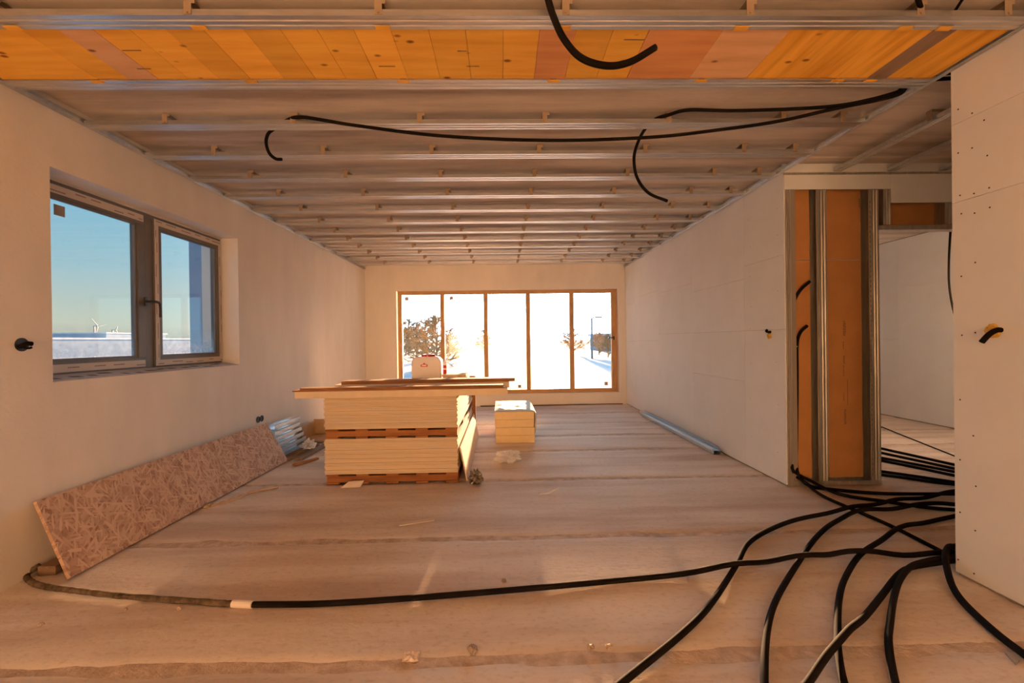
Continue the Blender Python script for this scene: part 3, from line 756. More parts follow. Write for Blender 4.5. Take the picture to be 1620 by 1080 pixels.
# ------------------------------------------------------------------ plasterboard stacks on pallets
YS = at_z(620, 765, 0).y
def sx(px, py=700): return at_y(px, py, YS).x
def sz(py, px=620): return at_y(px, py, YS).z
SXL, SXR = sx(513), sx(724); SL = 2.0
def pallet(z0, z1, lab, lo, dx=0.0):
    e = empty('pallet', ((SXL + SXR) / 2, YS + SL / 2, z0), label=lab, cat='pallet')
    t = 0.017; h = z1 - z0; x0, x1 = SXL + 0.015 + dx, SXR - 0.004 + dx
    n = 5
    # bottom runners along the depth, cross beams, deck boards along the depth
    for i in range(n):
        xc = x0 + 0.05 + (x1 - x0 - 0.10) * i / (n - 1)
        obj('runner', MB().box(xc - 0.055, xc + 0.055, YS + 0.004, YS + SL - 0.01, z0, z0 + t), 'pallet', e, bevel=0.002)
        obj('deck_board', MB().box(xc - 0.055, xc + 0.055, YS + 0.004, YS + SL - 0.01, z1 - t, z1), 'pallet', e, bevel=0.002)
    for j in range(4):
        yc = YS + 0.06 + (SL - 0.13) * j / 3
        obj('beam', MB().box(x0, x1, yc - 0.05 if j else YS + 0.012, yc + 0.05, z0 + t + .0005, z1 - t - .0005), 'pallet', e, bevel=0.002)
    return e
zt = [0.0, sz(749), sz(693), sz(678), sz(627)]
pallet(0.001, zt[1], 'brown wooden pallet on the floor under the lower plasterboard stack', 1)
pallet(zt[2] + 0.0005, zt[3], 'brown wooden pallet between the two plasterboard stacks', 2)
ORD = ['topmost', 'second from the top', 'third from the top'] + ['%s from the top' % w for w in 'fourth fifth sixth seventh eighth ninth tenth eleventh twelfth thirteenth fourteenth fifteenth sixteenth seventeenth eighteenth nineteenth twentieth twenty-first twenty-second twenty-third twenty-fourth twenty-fifth twenty-sixth'.split()]
def stack(z0, z1, lab, group):
    n = round((z1 - z0) / 0.0127); p = (z1 - z0) / n; me0 = None
    for i in range(n):
        z = z0 + i * p + 0.0004
        if me0 is None:
            o = obj('plasterboard', MB().box(-0.5 * (SXR - SXL), 0.5 * (SXR - SXL), 0, SL, 0, p - 0.0012), 'gypsum_edge', None, bevel=0.0022); me0 = o.data
        else:
            o = bpy.data.objects.new('plasterboard', me0); COL.objects.link(o)
        o.location = ((SXL + SXR) / 2 + random.uniform(-0.006, 0.006), YS + random.uniform(0, 0.008), z)
        tag(o, '%s, %s' % (lab, ORD[n - 1 - i] if i else 'lowest of all'), 'plasterboard', group)
    return n
stack(zt[1], zt[2], 'plasterboard sheet in the lower stack on the floor pallet', 'plasterboards in the lower stack')
stack(zt[3], zt[4], 'plasterboard sheet in the upper stack under the long strips', 'plasterboards in the upper stack')
ZS = zt[4]
# long strips across the top
def strip(pl, pr_, y_off, w, z0, z1, m, lab, skew=0.0):
    ya = YS + y_off
    a = at_y(pl, 615, ya).x; b = at_y(pr_, 610, ya + skew).x
    q = [(a, ya, z0), (b, ya + skew, z0), (b, ya + skew + w, z0), (a, ya + w, z0)]
    obj('gypsum_strip' if m == 'gypsum_cream' else 'brown_strip', MB().slabquad(q, Vector((0, 0, z1 - z0))), m, label=lab, cat='strip', group='long strips lying across the upper stack', bevel=0.0015)
strip(466, 803, -0.055, 0.14, ZS + 0.0005, ZS + 0.058, 'gypsum_cream', 'cream plasterboard strip lying lowest at the front edge of the upper stack', 0.05)
strip(462, 798, -0.045, 0.12, ZS + 0.0585, ZS + 0.072, 'strip_brown', 'brown strip painted for the shaded gap above the frontmost cream strip', 0.05)  # brown stands in for the shaded gap above the cream strip
strip(474, 796, -0.025, 0.10, ZS + 0.0725, ZS + 0.088, 'strip_brown', 'shorter brown strip painted for the shaded gap, topmost in the front pile', 0.05)  # upper part of the same shaded gap, drawn in brown
strip(529, 806, 0.50, 0.20, ZS + 0.0005, ZS + 0.064, 'gypsum_cream', 'cream plasterboard strip in the rear pile, behind the front strips', 0.10)
strip(540, 815, 0.51, 0.17, ZS + 0.0645, ZS + 0.100, 'strip_brown', 'brown strip topmost in the rear pile of strips', 0.10)
# items standing on the stack
def on_stack(px, y): return at_y(px, 590, y).x
yc = YS + 1.60
cx0, cx1 = at_y(651, 590, yc).x, at_y(697, 590, yc).x
ct = at_y(675, 564, yc).z
can = empty('canister', ((cx0 + cx1) / 2, yc, ZS), label='white plastic canister with a red emblem on the plasterboard stack', cat='canister')
bmn = bmesh.new(); bmesh.ops.create_cube(bmn, size=1)
for v in bmn.verts: v.co = Vector(((cx0 + cx1) / 2 + v.co.x * (cx1 - cx0), yc + 0.11 + v.co.y * 0.22, (ZS + ct) / 2 + v.co.z * (ct - ZS)))
ve = [e for e in bmn.edges if abs(e.verts[0].co.y - e.verts[1].co.y) > 0.1 and e.verts[0].co.z > (ZS + ct) / 2]
bmesh.ops.bevel(bmn, geom=ve, offset=0.075, segments=6, affect='EDGES', profile=0.5)
bmesh.ops.bevel(bmn, geom=[e for e in bmn.edges], offset=0.012, segments=3, affect='EDGES', profile=0.5, clamp_overlap=True)
me = bpy.data.meshes.new('body'); bmn.to_mesh(me); bmn.free()
for p in me.polygons: p.use_smooth = True
obj('body', me, 'white_plastic', can)
ec = at_y(671, 577.5, yc); s = 0.034
em = MB(); yy = yc - 0.003
outer = [(-1.2, -.55), (1.2, -.55), (1.25, .1), (.95, .3), (.55, .25), (0, .95), (-.55, .25), (-.95, .3), (-1.25, .1)]
em.prism([(ec.x + a * s, ec.z + b * s) for a, b in outer], 'y', yy, yy + 0.004)
emb = obj('emblem', em, 'red', can)
obj('emblem_band', MB().prism([(ec.x + a * s * .85, ec.z + b * s * .62 - .002) for a, b in ((-1.0, -.45), (1.0, -.45), (1.0, .25), (.5, .3), (0, .5), (-.5, .3), (-1.0, .25))], 'y', yy - 0.0012, yy), 'white_plastic', emb)
cp = at_y(678, 562, yc + 0.1)
for dx, w in ((-0.045, 0.035), (0.03, 0.05)):
    obj('red_cap', MB().lathe([(w * .8, 0), (w, 0.004), (w, 0.022), (w * .85, 0.026)], (cp.x + dx, yc + 0.1 + dx, ct - 0.002), 16), 'red', can, smooth=False)
yc2 = YS + 1.72
bx_ = at_y(704, 590, yc2).x; zoff = at_y(715, 593.5, YS + 1.0).z
off_z = ZS + 0.072
bot = empty('spray_can', (bx_, yc2, off_z), label='red and white spray foam can standing beside the canister', cat='can')
hcan = at_y(704, 566, yc2).z - off_z; r = 0.021
obj('body', MB().lathe([(r * .9, 0), (r, 0.004), (r, hcan * .52), (r * .95, hcan * .54)], (bx_, yc2, off_z), 20), 'red', bot, smooth=True)
obj('band', MB().lathe([(r * 1.01, hcan * .26), (r * 1.02, hcan * .27), (r * 1.02, hcan * .36), (r * 1.01, hcan * .37)], (bx_, yc2, off_z), 20), 'white_plastic', bot)
obj('cap', MB().lathe([(r * .95, hcan * .54), (r * .9, hcan * .7), (r * .5, hcan * .85), (r * .35, hcan), (r * .2, hcan)], (bx_, yc2, off_z), 20), 'white_plastic', bot, smooth=True)
# offcuts under the can
o0, o1 = at_y(699, 595, YS + 1.62).x, at_y(740, 595, YS + 1.62).x
obj('plasterboard_offcut', MB().box(o0 + 0.012, o1, YS + 1.60, YS + 1.93, ZS + 0.0005, ZS + 0.042), 'gypsum_cream', label='pale plasterboard offcut lying under the foam can, lower of two', cat='offcut', bevel=0.001)
obj('plasterboard_offcut', MB().box(o0, o1 - 0.02, YS + 1.62, YS + 1.92, ZS + 0.0425, off_z - 0.0005), 'gypsum_cream', label='pale plasterboard offcut directly under the foam can', cat='offcut', bevel=0.001)
# crumpled film on the stack
def crumple(name, x0, x1, y0, y1, z, h, seed, m, n=22, edge=0.15, **tags):
    mb = MB()
    for j in range(n + 1):
        for i in range(n + 1):
            u, v = i / n, j / n
            x = x0 + (x1 - x0) * u + 0.03 * (x1 - x0) * noise.noise(Vector((v * 5, seed, 2)))
            y = y0 + (y1 - y0) * v + 0.06 * (y1 - y0) * noise.noise(Vector((u * 5, seed, 9)))
            e = min(u, 1 - u, v, 1 - v) / edge
            k = min(1, e)
            zz = z + 0.0008 + h * k * max(0.03, 0.45 + 0.9 * noise.fractal(Vector((u * 4.5, v * 4.5, seed)), 0.8, 2.1, 3))
            mb.v.append((x, y, zz))
    for j in range(n):
        for i in range(n):
            a = j * (n + 1) + i; mb.f.append((a, a + 1, a + n + 2, a + n + 1))
    o = obj(name, mb, m, smooth=False, **tags)
    md = o.modifiers.new('thickness', 'SOLIDIFY'); md.thickness = 0.0007; md.offset = 1
    return o
crumple('plastic_film', SXL + 0.10, cx0 - 0.03, YS + 1.0, YS + 1.9, ZS, 0.020, 3, 'film', label='crumpled clear film spread on top of the upper plasterboard stack', cat='film')

# boards leaning on the side of the stack
a0 = Vector((SXR + 0.012, YS + 0.03, 0.305)); b0 = at_z(738, 757, 0.002); b0.y = YS + 0.03; b0.x = at_y(738, 757, YS + 0.03).x
q = [a0, b0, b0 + Vector((0.0, 1.95, 0)), a0 + Vector((0, 1.95, 0))]
obj('leaning_board', MB().slabquad([v + Vector((0.0, 0, 0)) for v in q], Vector((0.0125, 0, 0.004))), 'gypsum_cream', label='cream plasterboard strip leaning against the side of the lower stack', cat='plasterboard', bevel=0.001)
obj('wooden_plank', MB().box(SXR - 0.055, SXR + 0.045, YS + SL + 0.02, YS + SL + 0.042, 0.0, ZS + 0.02), 'strip_brown', label='brown plank standing upright at the far corner of the stacks', cat='plank', bevel=0.001)

# ------------------------------------------------------------------ foam insulation packs
YP = at_z(815, 701, 0).y
ex0, ex1 = at_y(784, 690, YP).x, at_y(846, 690, YP).x
ez1 = at_y(815, 676, YP).z; ez2 = at_y(815, 651, YP).z
for z0, z1, dx, lab in ((0.001, ez1, 0.0, 'cream insulation pack on the floor, lower of the two'), (ez1 + 0.001, ez2, -0.006, 'cream insulation pack stacked on top, wrapped in film')):
    e = empty('insulation_pack', ((ex0 + ex1) / 2, YP, z0), label=lab, cat='insulation', group='foam insulation packs')
    n = 2; h = (z1 - z0) / n
    me = None
    for i in range(n):
        obj('foam_slab', MB().box(ex0 + dx, ex1 + dx, YP, YP + 0.98, z0 + i * h, z0 + (i + 1) * h - 0.0006), 'eps', e, bevel=0.006)
    if dx:
        fm_ = MB(); nn = 18
        for j in range(nn + 1):
            for i in range(nn + 1):
                u, v = i / nn, j / nn
                fm_.v.append((ex0 + dx - 0.005 + (ex1 - ex0 + 0.012) * u, YP + 0.02 + 0.96 * v, z1 + 0.007 + (0.012 * abs(noise.fractal(Vector((u * 4, v * 3, 8)), .8, 2, 3)) + 0.004 * abs(noise.noise(Vector((u * 9, v * 7, 1))))) * min(1, 8 * min(u, 1 - u, v, 1 - v)) - 0.004 * (0 if 0 < i < nn and 0 < j < nn else 1)))
        for j in range(nn):
            for i in range(nn): a = j * (nn + 1) + i; fm_.f.append((a, a + 1, a + nn + 2, a + nn + 1))
        obj('wrap_film', fm_, 'film', e, smooth=True)
        obj('side_film', MB().slabquad([(ex1 + 0.004, YP + 0.03, 0.10), (ex1 + 0.022, YP + 0.03, 0.16), (ex1 + 0.026, YP + 0.03, z1 - 0.03), (ex1 + 0.004, YP + 0.03, z1 - 0.005)], Vector((0.0, 0.9, 0.0))), 'film', e)

# ------------------------------------------------------------------ OSB sheet and pieces along the plastered wall
bl = at_z(106, 918, 0.002); br = at_z(447, 733, 0.002)
tl = at_x(52, 796, WL + 0.022); tr = at_x(416, 667, WL + 0.022)
br = bl + (br - bl).normalized() * ((tr - tl).length)
nrm_ = (br - bl).cross(tl - bl).normalized()
if nrm_.x > 0: nrm_ = -nrm_
org = bl; ux = (br - bl).normalized(); uz_ = (tl - bl)
hgt = uz_.length; LL = (br - bl).length
mb = MB()
# build in local board axes so that the flakes follow the sheet
vy = (uz_ - ux * uz_.dot(ux)); shear = uz_.dot(ux); vh = vy.length; vy = vy / vh; vn = ux.cross(vy)
if vn.x > 0: thick = 0.020
mb.hexa([(0, 0, 0), (LL, 0, 0), (LL + shear * 0.4, vh, 0), (shear, vh, 0)], [(0, 0, 0.02), (LL, 0, 0.02), (LL + shear * 0.4, vh, 0.02), (shear, vh, 0.02)])
osb = obj('osb_sheet', mb, 'osb', label='large reddish chipboard sheet leaning against the plastered wall under the window', cat='board', bevel=0.001)
mwo = Matrix(((ux.x, vy.x, vn.x, 0), (ux.y, vy.y, vn.y, 0), (ux.z, vy.z, vn.z, 0), (0, 0, 0, 1)))
osb.matrix_world = Matrix.Translation(org + Vector((0, 0, 0.003))) @ mwo

def plank(name, a, b, w, h, m, lab, cat='plank', roll=0.0, z=0.001):
    a, b = Vector(a), Vector(b); t = (b - a).normalized(); s = Vector((t.y, -t.x, 0))
    q = [a - s * w / 2, b - s * w / 2, b + s * w / 2, a + s * w / 2]
    return obj(name, MB().slabquad(q, Vector((0, 0, h))), m, label=lab, cat=cat, bevel=0.0015)
plank('timber_offcut', at_z(74, 910, 0.002), at_z(146, 869, 0.002), 0.09, 0.05, 'plank_wood', 'short dark timber offcut under the near corner of the chipboard sheet')
plank('timber_plank', (-2.36, 5.0, 0.001), (-2.34, 5.76, 0.001), 0.12, 0.03, 'plank_wood', 'grey-brown plank on the floor beside the steel studs, nearest the wall')
plank('timber_plank', (-2.215, 5.02, 0.001), (-2.17, 6.34, 0.001), 0.08, 0.025, 'plank_wood', 'grey-brown plank on the floor, further from the plastered wall')
plank('timber_stick', at_z(464, 737, 0.001), at_z(503, 726, 0.001), 0.03, 0.02, 'strip_brown', 'thin brown stick on the floor at the far end of the chipboard sheet')
# steel studs stacked on edge, leaning at the wall
for i in range(6):
    y0 = 5.08 + 0.03 * (i % 2); y1 = 5.74 + 0.02 * ((i * 3) % 4) - 0.012 * i
    x = WL + 0.055 + 0.012 * (6 - i); z = 0.003 + 0.064 * i
    t = 0.0012; mb = MB()
    mb.box(x - 0.05 + 0.012 * 0, x + 0.05, y0, y1, z, z + t); mb.box(x - 0.05, x - 0.05 + t, y0, y1, z, z + 0.045); mb.box(x + 0.05 - t, x + 0.05, y0, y1, z, z + 0.045)
    mb.box(x + 0.05, x + 0.051, y0, y1, z + 0.012, z + 0.018); mb.box(x + 0.05, x + 0.051, y0, y1, z + 0.028, z + 0.034); mb.box(x + 0.041, x + 0.05, y0, y1, z + 0.044, z + 0.045)
    obj('steel_stud', mb, 'metal', cat='stud', group='steel studs piled at the wall', label='galvanised steel stud in the pile at the plastered wall, ' + ('lowest of six' if i == 0 else ORD[5 - i]))
# wooden box by the wall
bb = Vector((-2.45, 6.1, 0)); e = empty('wooden_crate', (bb.x, bb.y, 0), label='open pale wooden box standing behind the plasterboard stack at the wall', cat='box')
y0 = 5.98
X0 = WL - 0.10; X1 = X0 + 0.45
ztop = at_y(500, 663, y0 + 0.3).z
for nm, args in (('front_panel', (X0 + 0.16, X1, y0 + 0.3, y0 + 0.318, 0.032, ztop)), ('side_panel', (X0 + 0.16, X0 + 0.178, y0 - 0.10, y0 + 0.3, 0.032, ztop * 0.92)), ('bottom_panel', (X0 + 0.16, X1, y0 - 0.10, y0 + 0.318, 0.012, 0.031))):
    obj(nm, MB().box(*args), 'cardboard', e, bevel=0.001)
# socket boxes in the plastered wall
sb = empty('double_socket_box', at_x(411, 664, WL), label='dark double flush socket box in the plastered wall above the chipboard sheet', cat='socket box')
for dy in (-0.036, 0.036):
    c = at_x(411, 664, WL); ring = []
    mb = MB(); seg = 20; R, r = 0.034, 0.029
    for (rad, x) in ((R, 0.0), (R, 0.006), (r, 0.006), (r, 0.001)):
        for k in range(seg):
            a = 2 * math.pi * k / seg; mb.v.append((WL + x, c.y + dy + rad * math.cos(a), c.z + 0.01 + rad * math.sin(a)))
    for j in range(3):
        for k in range(seg): mb.f.append((j * seg + k, j * seg + (k + 1) % seg, (j + 1) * seg + (k + 1) % seg, (j + 1) * seg + k))
    mb.f.append(tuple(3 * seg + k for k in range(seg)))
    obj('socket_box', mb, 'black', sb)
# hole with cable end in the plastered wall
hc = at_x(34, 545, WL); e = empty('wall_box', hc, label='round dark box with cable ends in the plastered wall beside the window', cat='junction box')
mb = MB(); seg = 24
for (rad, x) in ((0.037, 0.0), (0.037, 0.004), (0.031, 0.004), (0.031, 0.0008)):
    for k in range(seg):
        a = 2 * math.pi * k / seg; mb.v.append((WL + x, hc.y + rad * math.cos(a), hc.z + rad * math.sin(a)))
for j in range(3):
    for k in range(seg): mb.f.append((j * seg + k, j * seg + (k + 1) % seg, (j + 1) * seg + (k + 1) % seg, (j + 1) * seg + k))
mb.f.append(tuple(3 * seg + k for k in range(seg)))
obj('rim', mb, 'black', e)
obj('cable_end', MB().tube(catmull([(WL + 0.001, hc.y - 0.01, hc.z - 0.01), (WL + 0.03, hc.y - 0.004, hc.z + 0.005), (WL + 0.036, hc.y + 0.02, hc.z + 0.004)], 6), 0.012, 10), 'conduit', e, smooth=True)
obj('wire', MB().tube(catmull([(WL + 0.001, hc.y + 0.005, hc.z - 0.014), (WL + 0.02, hc.y + 0.016, hc.z - 0.02), (WL + 0.028, hc.y + 0.028, hc.z - 0.016)], 6), 0.006, 8), 'conduit', e, smooth=True)

# ------------------------------------------------------------------ conduits
CR = 0.0145
placed = []
def floor_conduit(pix, label, r=CR, tail=None, head=None, m='conduit', group='black conduits on the floor', name='conduit', parts=None):
    pts = [p if isinstance(p, Vector) else at_z(p[0], p[1], r) for p in pix]
    pts = catmull(pts, 10)
    base = [p.z for p in pts]; need = list(base)
    for i, p in enumerate(pts):
        if p.z > 0.12: continue
        for (q, qr) in placed:
            d2 = (p.x - q.x) ** 2 + (p.y - q.y) ** 2
            if q.z < 0.12 and d2 < (1.25 * (r + qr)) ** 2: need[i] = max(need[i], min(q.z + (r + qr) * 1.02, 0.075))
    L = [0.0]
    for i in range(1, len(pts)): L.append(L[-1] + (pts[i] - pts[i - 1]).length)
    z2 = []
    for i in range(len(pts)):      # ease the lift in and out with a smooth bell
        z = base[i]
        if base[i] < 0.12:
            for j in range(len(pts)):
                if need[j] > base[j] + 1e-5:
                    d = abs(L[i] - L[j]); z = max(z, base[i] + (need[j] - base[j]) * math.exp(-(d / 0.16) ** 2))
        z2.append(z)
    for _ in range(2): z2 = [z2[0]] + [0.25 * z2[i - 1] + 0.5 * z2[i] + 0.25 * z2[i + 1] if base[i] < 0.12 else z2[i] for i in range(1, len(z2) - 1)] + [z2[-1]]
    for p, z in zip(pts, z2): p.z = z
    o = obj(name, MB().tube(pts, r, 10), m, smooth=True, label=label, cat='conduit', group=group)
    dense = []
    for a, b in zip(pts[:-1], pts[1:]):
        n = max(1, int((b - a).length / 0.012))
        dense += [(a.lerp(b, k / n), r) for k in range(n)]
    placed.extend(dense)
    return o, pts
V = Vector
YC = YF + 0.03      # inside the open bay
def wy(px, py, dy=0.03): return at_y(px, py, YF + dy)
# conduit up the stud bay and out to the wall corner
o, _ = floor_conduit([wy(1277, 515, .05), wy(1266, 526, .05), wy(1261, 546, .045), wy(1261, 600, .04), wy(1260, 700, .035), wy(1260, 733, .025), wy(1264, 752, -0.02), (1280, 768), (1308, 773), (1394, 780), (1509, 781), (1620, 781)],
              'black conduit rising up the bare stud bay, lower of the two ends', r=0.013)
o, _ = floor_conduit([wy(1281, 445, .05), wy(1266, 459, .05), wy(1256, 478, .055), wy(1253, 500, .06), wy(1250, 545, .07), wy(1249, 640, .07), wy(1252, 722, .03), wy(1256, 747, -0.02), (1272, 766), (1325, 782), (1394, 792), (1455, 801), (1509, 806), (1620, 812)],
              'black conduit with the upper free end in the bare stud bay', r=0.013)
floor_conduit([(1256, 764), (1290, 780), (1341, 802), (1406, 830), (1470, 862), (1502, 878), (1560, 900)], 'black conduit running from the stud corner straight to the near wall corner', r=0.012)
for k, q in enumerate(((1257, 488), (1259, 548), (1258, 714), (1252, 743))):
    p = wy(q[0], q[1], .035); obj('cable_clip', MB().box(p.x - 0.012, p.x + 0.012, p.y - 0.003, p.y + 0.001, p.z - 0.004, p.z + 0.004), 'tape', part)
floor_conduit([(1580, 775), (1509, 782), (1447, 790), (1341, 807), (1267, 820), (1219, 837), (1184, 859), (1164, 895), (1125, 954), (1080, 1001), (982, 1081), (900, 1150)], 'black conduit curving out widest across the foreground floor')
floor_conduit([(1580, 798), (1509, 800), (1435, 804), (1361, 812), (1320, 826), (1292, 849), (1267, 883), (1231, 942), (1214, 995), (1209, 1080), (1215, 1160)], 'black conduit curving forward, second of the foreground fan from the widest')
floor_conduit([(1580, 806), (1509, 817), (1467, 826), (1426, 839), (1394, 855), (1361, 877), (1337, 914), (1327, 951), (1325, 1007), (1327, 1039), (1335, 1080), (1360, 1160)], 'black conduit curving forward, third of the foreground fan from the widest')
floor_conduit([(1560, 893), (1496, 892), (1447, 896), (1422, 908), (1394, 943), (1357, 990), (1329, 1023), (1280, 1080), (1210, 1160)], 'black conduit bending from the near wall corner diagonally forward')
floor_conduit([(1570, 897), (1504, 895), (1459, 898), (1435, 910), (1416, 943), (1408, 986), (1406, 1019), (1416, 1080), (1440, 1160)], 'black conduit bending from the near wall corner straight towards the camera')
o, pts = floor_conduit([(1560, 890), (1496, 887), (1361, 879), (1259, 887), (1080, 908), (797, 934), (540, 953), (400, 956)], 'long black conduit crossing the whole floor towards the chipboard sheet')
longc = o
p_ = [at_z(a, b, CR * 1.05) for a, b in ((400, 956), (384, 955), (368, 954.5))]
obj('white_tape', MB().tube(p_, 0.0175, 12), 'tape', longc)
pd = catmull([at_z(a, b, CR) for a, b in ((370, 954.5), (340, 953), (200, 943), (120, 934), (70, 927), (48, 919), (43, 908))] + [Vector((WL + 0.03, 2.62, 0.05))], 8)
obj('dusty_end', MB().tube(pd, [CR * (1 + .08 * math.sin(i * 2.3)) for i in range(len(pd))], 10), 'conduit_dusty', longc, smooth=True)
floor_conduit([(1540, 850), (1508, 873), (1496, 893), (1501, 918), (1522, 950), (1569, 995), (1622, 1036), (1700, 1090)], 'black conduit looping out around the near wall corner along the wall', r=0.0155)
# corridor floor conduits
for k, (a, b, lab) in enumerate((((1385, 671), (1520, 725), 'thin black cable crossing the floor of the room beyond the doorway'),
                                ((1385, 707), (1520, 737), 'black conduit beyond the doorway, furthest of the bundled ones'),
                                ((1385, 714), (1520, 743), 'black conduit beyond the doorway, second furthest of the bundled ones'),
                                ((1385, 722), (1520, 748), 'black conduit beyond the doorway, middle of the bundled ones'),
                                ((1385, 726), (1520, 754), 'black conduit beyond the doorway, just behind the nearest bundle'),
                                ((1385, 744), (1520, 764), 'black conduit crossing the door threshold, behind its neighbour'),
                                ((1385, 749), (1520, 769), 'black conduit crossing the door threshold, closest to the stud wall'))):
    P0, P1 = at_z(a[0], a[1], 0.013), at_z(b[0], b[1], 0.013); d = P1 - P0
    floor_conduit([P0 - d * 0.6, P0, P0 + d * 0.5 + V((0, 0.01, 0)), P1, P1 + d * 0.4], lab, r=0.007 if k == 0 else 0.013, group='conduits beyond the doorway')
# hanging cable in the doorway
pts = catmull([at_y(a, b, YF + 0.35) for a, b in ((1508, 262), (1507, 320), (1503, 376), (1501, 420), (1502, 455), (1509, 495), (1522, 540))], 8)
obj('hanging_cable', MB().tube(pts, 0.009, 8), 'conduit', smooth=True, label='black cable hanging behind the doorway edge', cat='cable')
# ceiling conduits
pts = catmull([V((0.17, 1.80, SLABZ + 0.02))] + [at_y(a, b, y) for a, b, y in ((866, -6, 1.92), (877, 30, 1.94), (893, 63, 1.95), (920, 92, 1.96), (960, 104, 1.97), (997, 98, 1.98), (1037, 75, 1.99))], 10)
obj('ceiling_conduit', MB().tube(pts, 0.0145, 12), 'conduit', smooth=True, label='thick black conduit loop hanging in front of the yellow boards', cat='conduit')
# long drooping pair
y3 = CHY[3]
zt_ = CH + 0.027 + 0.012
A = [V((2.9, 2.42, SLABZ - 0.03)), V((2.34, 2.52, CH + 0.045))]
mid = [at_y(a, b, y) for a, b, y in ((1420, 150, 2.60), (1320, 172, 2.70), (1230, 192, 2.78), (1140, 205, 2.84), (1030, 217, 2.87), (870, 222, 2.89), (700, 215, 2.90), (560, 198, 2.91))]
endp = [V((at_y(480, 186, y3 - 0.06).x, y3 - 0.07, CH + 0.030)), V((at_y(452, 186, y3).x, y3, CH + 0.040)), V((at_y(432, 195, y3 + .06).x, y3 + 0.075, CH + 0.025))] + [at_y(a, b, 3.12) for a, b in ((424, 212), (421, 226), (426, 242), (436, 251), (446, 252))]
pts = catmull(A + mid + endp, 10)
obj('ceiling_conduit', MB().tube(pts, 0.0105, 10), 'conduit', smooth=True, label='long thin black conduit drooping under the ceiling with a curled end', cat='conduit')
mid = [at_y(a, b, y) for a, b, y in ((1418, 146, 2.66), (1340, 165, 2.76), (1260, 172, 2.82), (1160, 175, 2.87), (1090, 174, 2.90))]
endp = [V((at_y(1052, 180, y3).x, y3 - 0.065, CH + 0.040)), V((at_y(1036, 189, y3).x, y3, CH + 0.042)), V((at_y(1022, 201, y3 + .07).x, y3 + 0.075, CH + 0.020))] + [at_y(a, b, 3.12) for a, b in ((1010, 223), (1003, 250), (1008, 281), (1026, 305), (1056, 318))]
pts = catmull([V((2.9, 2.46, SLABZ - 0.05)), V((2.34, 2.57, CH + 0.047))] + mid + endp, 10)
obj('ceiling_conduit', MB().tube(pts, 0.0105, 10), 'conduit', smooth=True, label='thin black conduit ending in a big open hook below the channels', cat='conduit')
# conduits above the nearest channel at the top of the frame
for (a, b, lab) in (((1448, -12, 1462, 26), (1, 1), 'black conduit crossing above the nearest channel beside its last hanger'), ((1530, -12, 1505, 26), (1, 1), 'thin black cable slanting above the nearest channel near the plasterboard wall')):
    P0, P1 = at_z(a[0], a[1], SLABZ - 0.03), at_z(a[2], a[3], SLABZ - 0.03); d = (P1 - P0)
    obj('ceiling_conduit', MB().tube([P0 - d * 2.0, P0, P1, P1 + d * 1.2], 0.010 if 'cable' not in lab else 0.006, 8), 'conduit', smooth=True, label=lab, cat='conduit')
# conduit stubs with foam in the plasterboard walls
def stub(pix_a, pix_b, foam_px, fr, r, lab, host):
    a = at_x(*pix_a, WR - 0.001); e = empty('conduit_stub', a, label=lab, cat='conduit stub')
    f = at_x(*foam_px, WR)
    b = at_x(*pix_b, WR - 0.05)
    obj('foam', blob((WR - 0.003, f.y, f.z), (0.018, fr, fr * 1.05), 0.25, 1.6, 3.3, 1.0), 'foam', e, smooth=True)
    obj('conduit_end', MB().tube(catmull([V((WR + 0.005, a.y, a.z)), V((WR - 0.02, a.y, a.z)), V((WR - 0.042, a.y + (b.y - a.y) * .35, a.z + (b.z - a.z) * .35)), b], 6), r, 12), 'conduit', e, smooth=True)
stub((1583, 522), (1553, 541), (1572, 523), 0.034, 0.0125, 'black conduit stub in yellow foam on the wall beside the camera', wall_near)
stub((1219, 525), (1213, 522), (1218, 531), 0.026, 0.011, 'black conduit stub with a foam drip near the stud corner', wall_right)
# cable along the base of the end wall
pts = catmull([V((at_y(p, 642, YB).x, YB - 0.02 - 0.02 * math.sin(i), 0.007)) for i, p in enumerate((760, 800, 850, 890, 930, 960, 985))], 6)
obj('baseboard_cable', MB().tube(pts, 0.008, 6), 'conduit', smooth=True, label='black cable lying along the foot of the end wall', cat='cable')
# steel profile lying along the partition
a = at_z(1017, 655, 0.0); b = at_z(1145, 719, 0.0)
prx = WR - 0.075
e = empty('floor_profile', (prx, 5, 0), label='galvanised channel lying on the floor along the plasterboard partition', cat='steel profile')
for k, (x0, z0, y0, y1) in enumerate(((prx - 0.05, 0.002, b.y, a.y - .2), (prx - 0.035, 0.026, b.y + 0.06, a.y))):
    t = 0.0014; mb = MB()
    mb.box(x0, x0 + 0.075, y0, y1, z0, z0 + t); mb.box(x0, x0 + t, y0, y1, z0, z0 + 0.04); mb.box(x0 + 0.075 - t, x0 + 0.075, y0, y1, z0, z0 + 0.04)
    mb.box(x0, x0 + 0.010, y0, y1, z0 + 0.0386, z0 + 0.04); mb.box(x0 + 0.065, x0 + 0.075, y0, y1, z0 + 0.0386, z0 + 0.04)
    obj('channel', mb, 'metal', e)

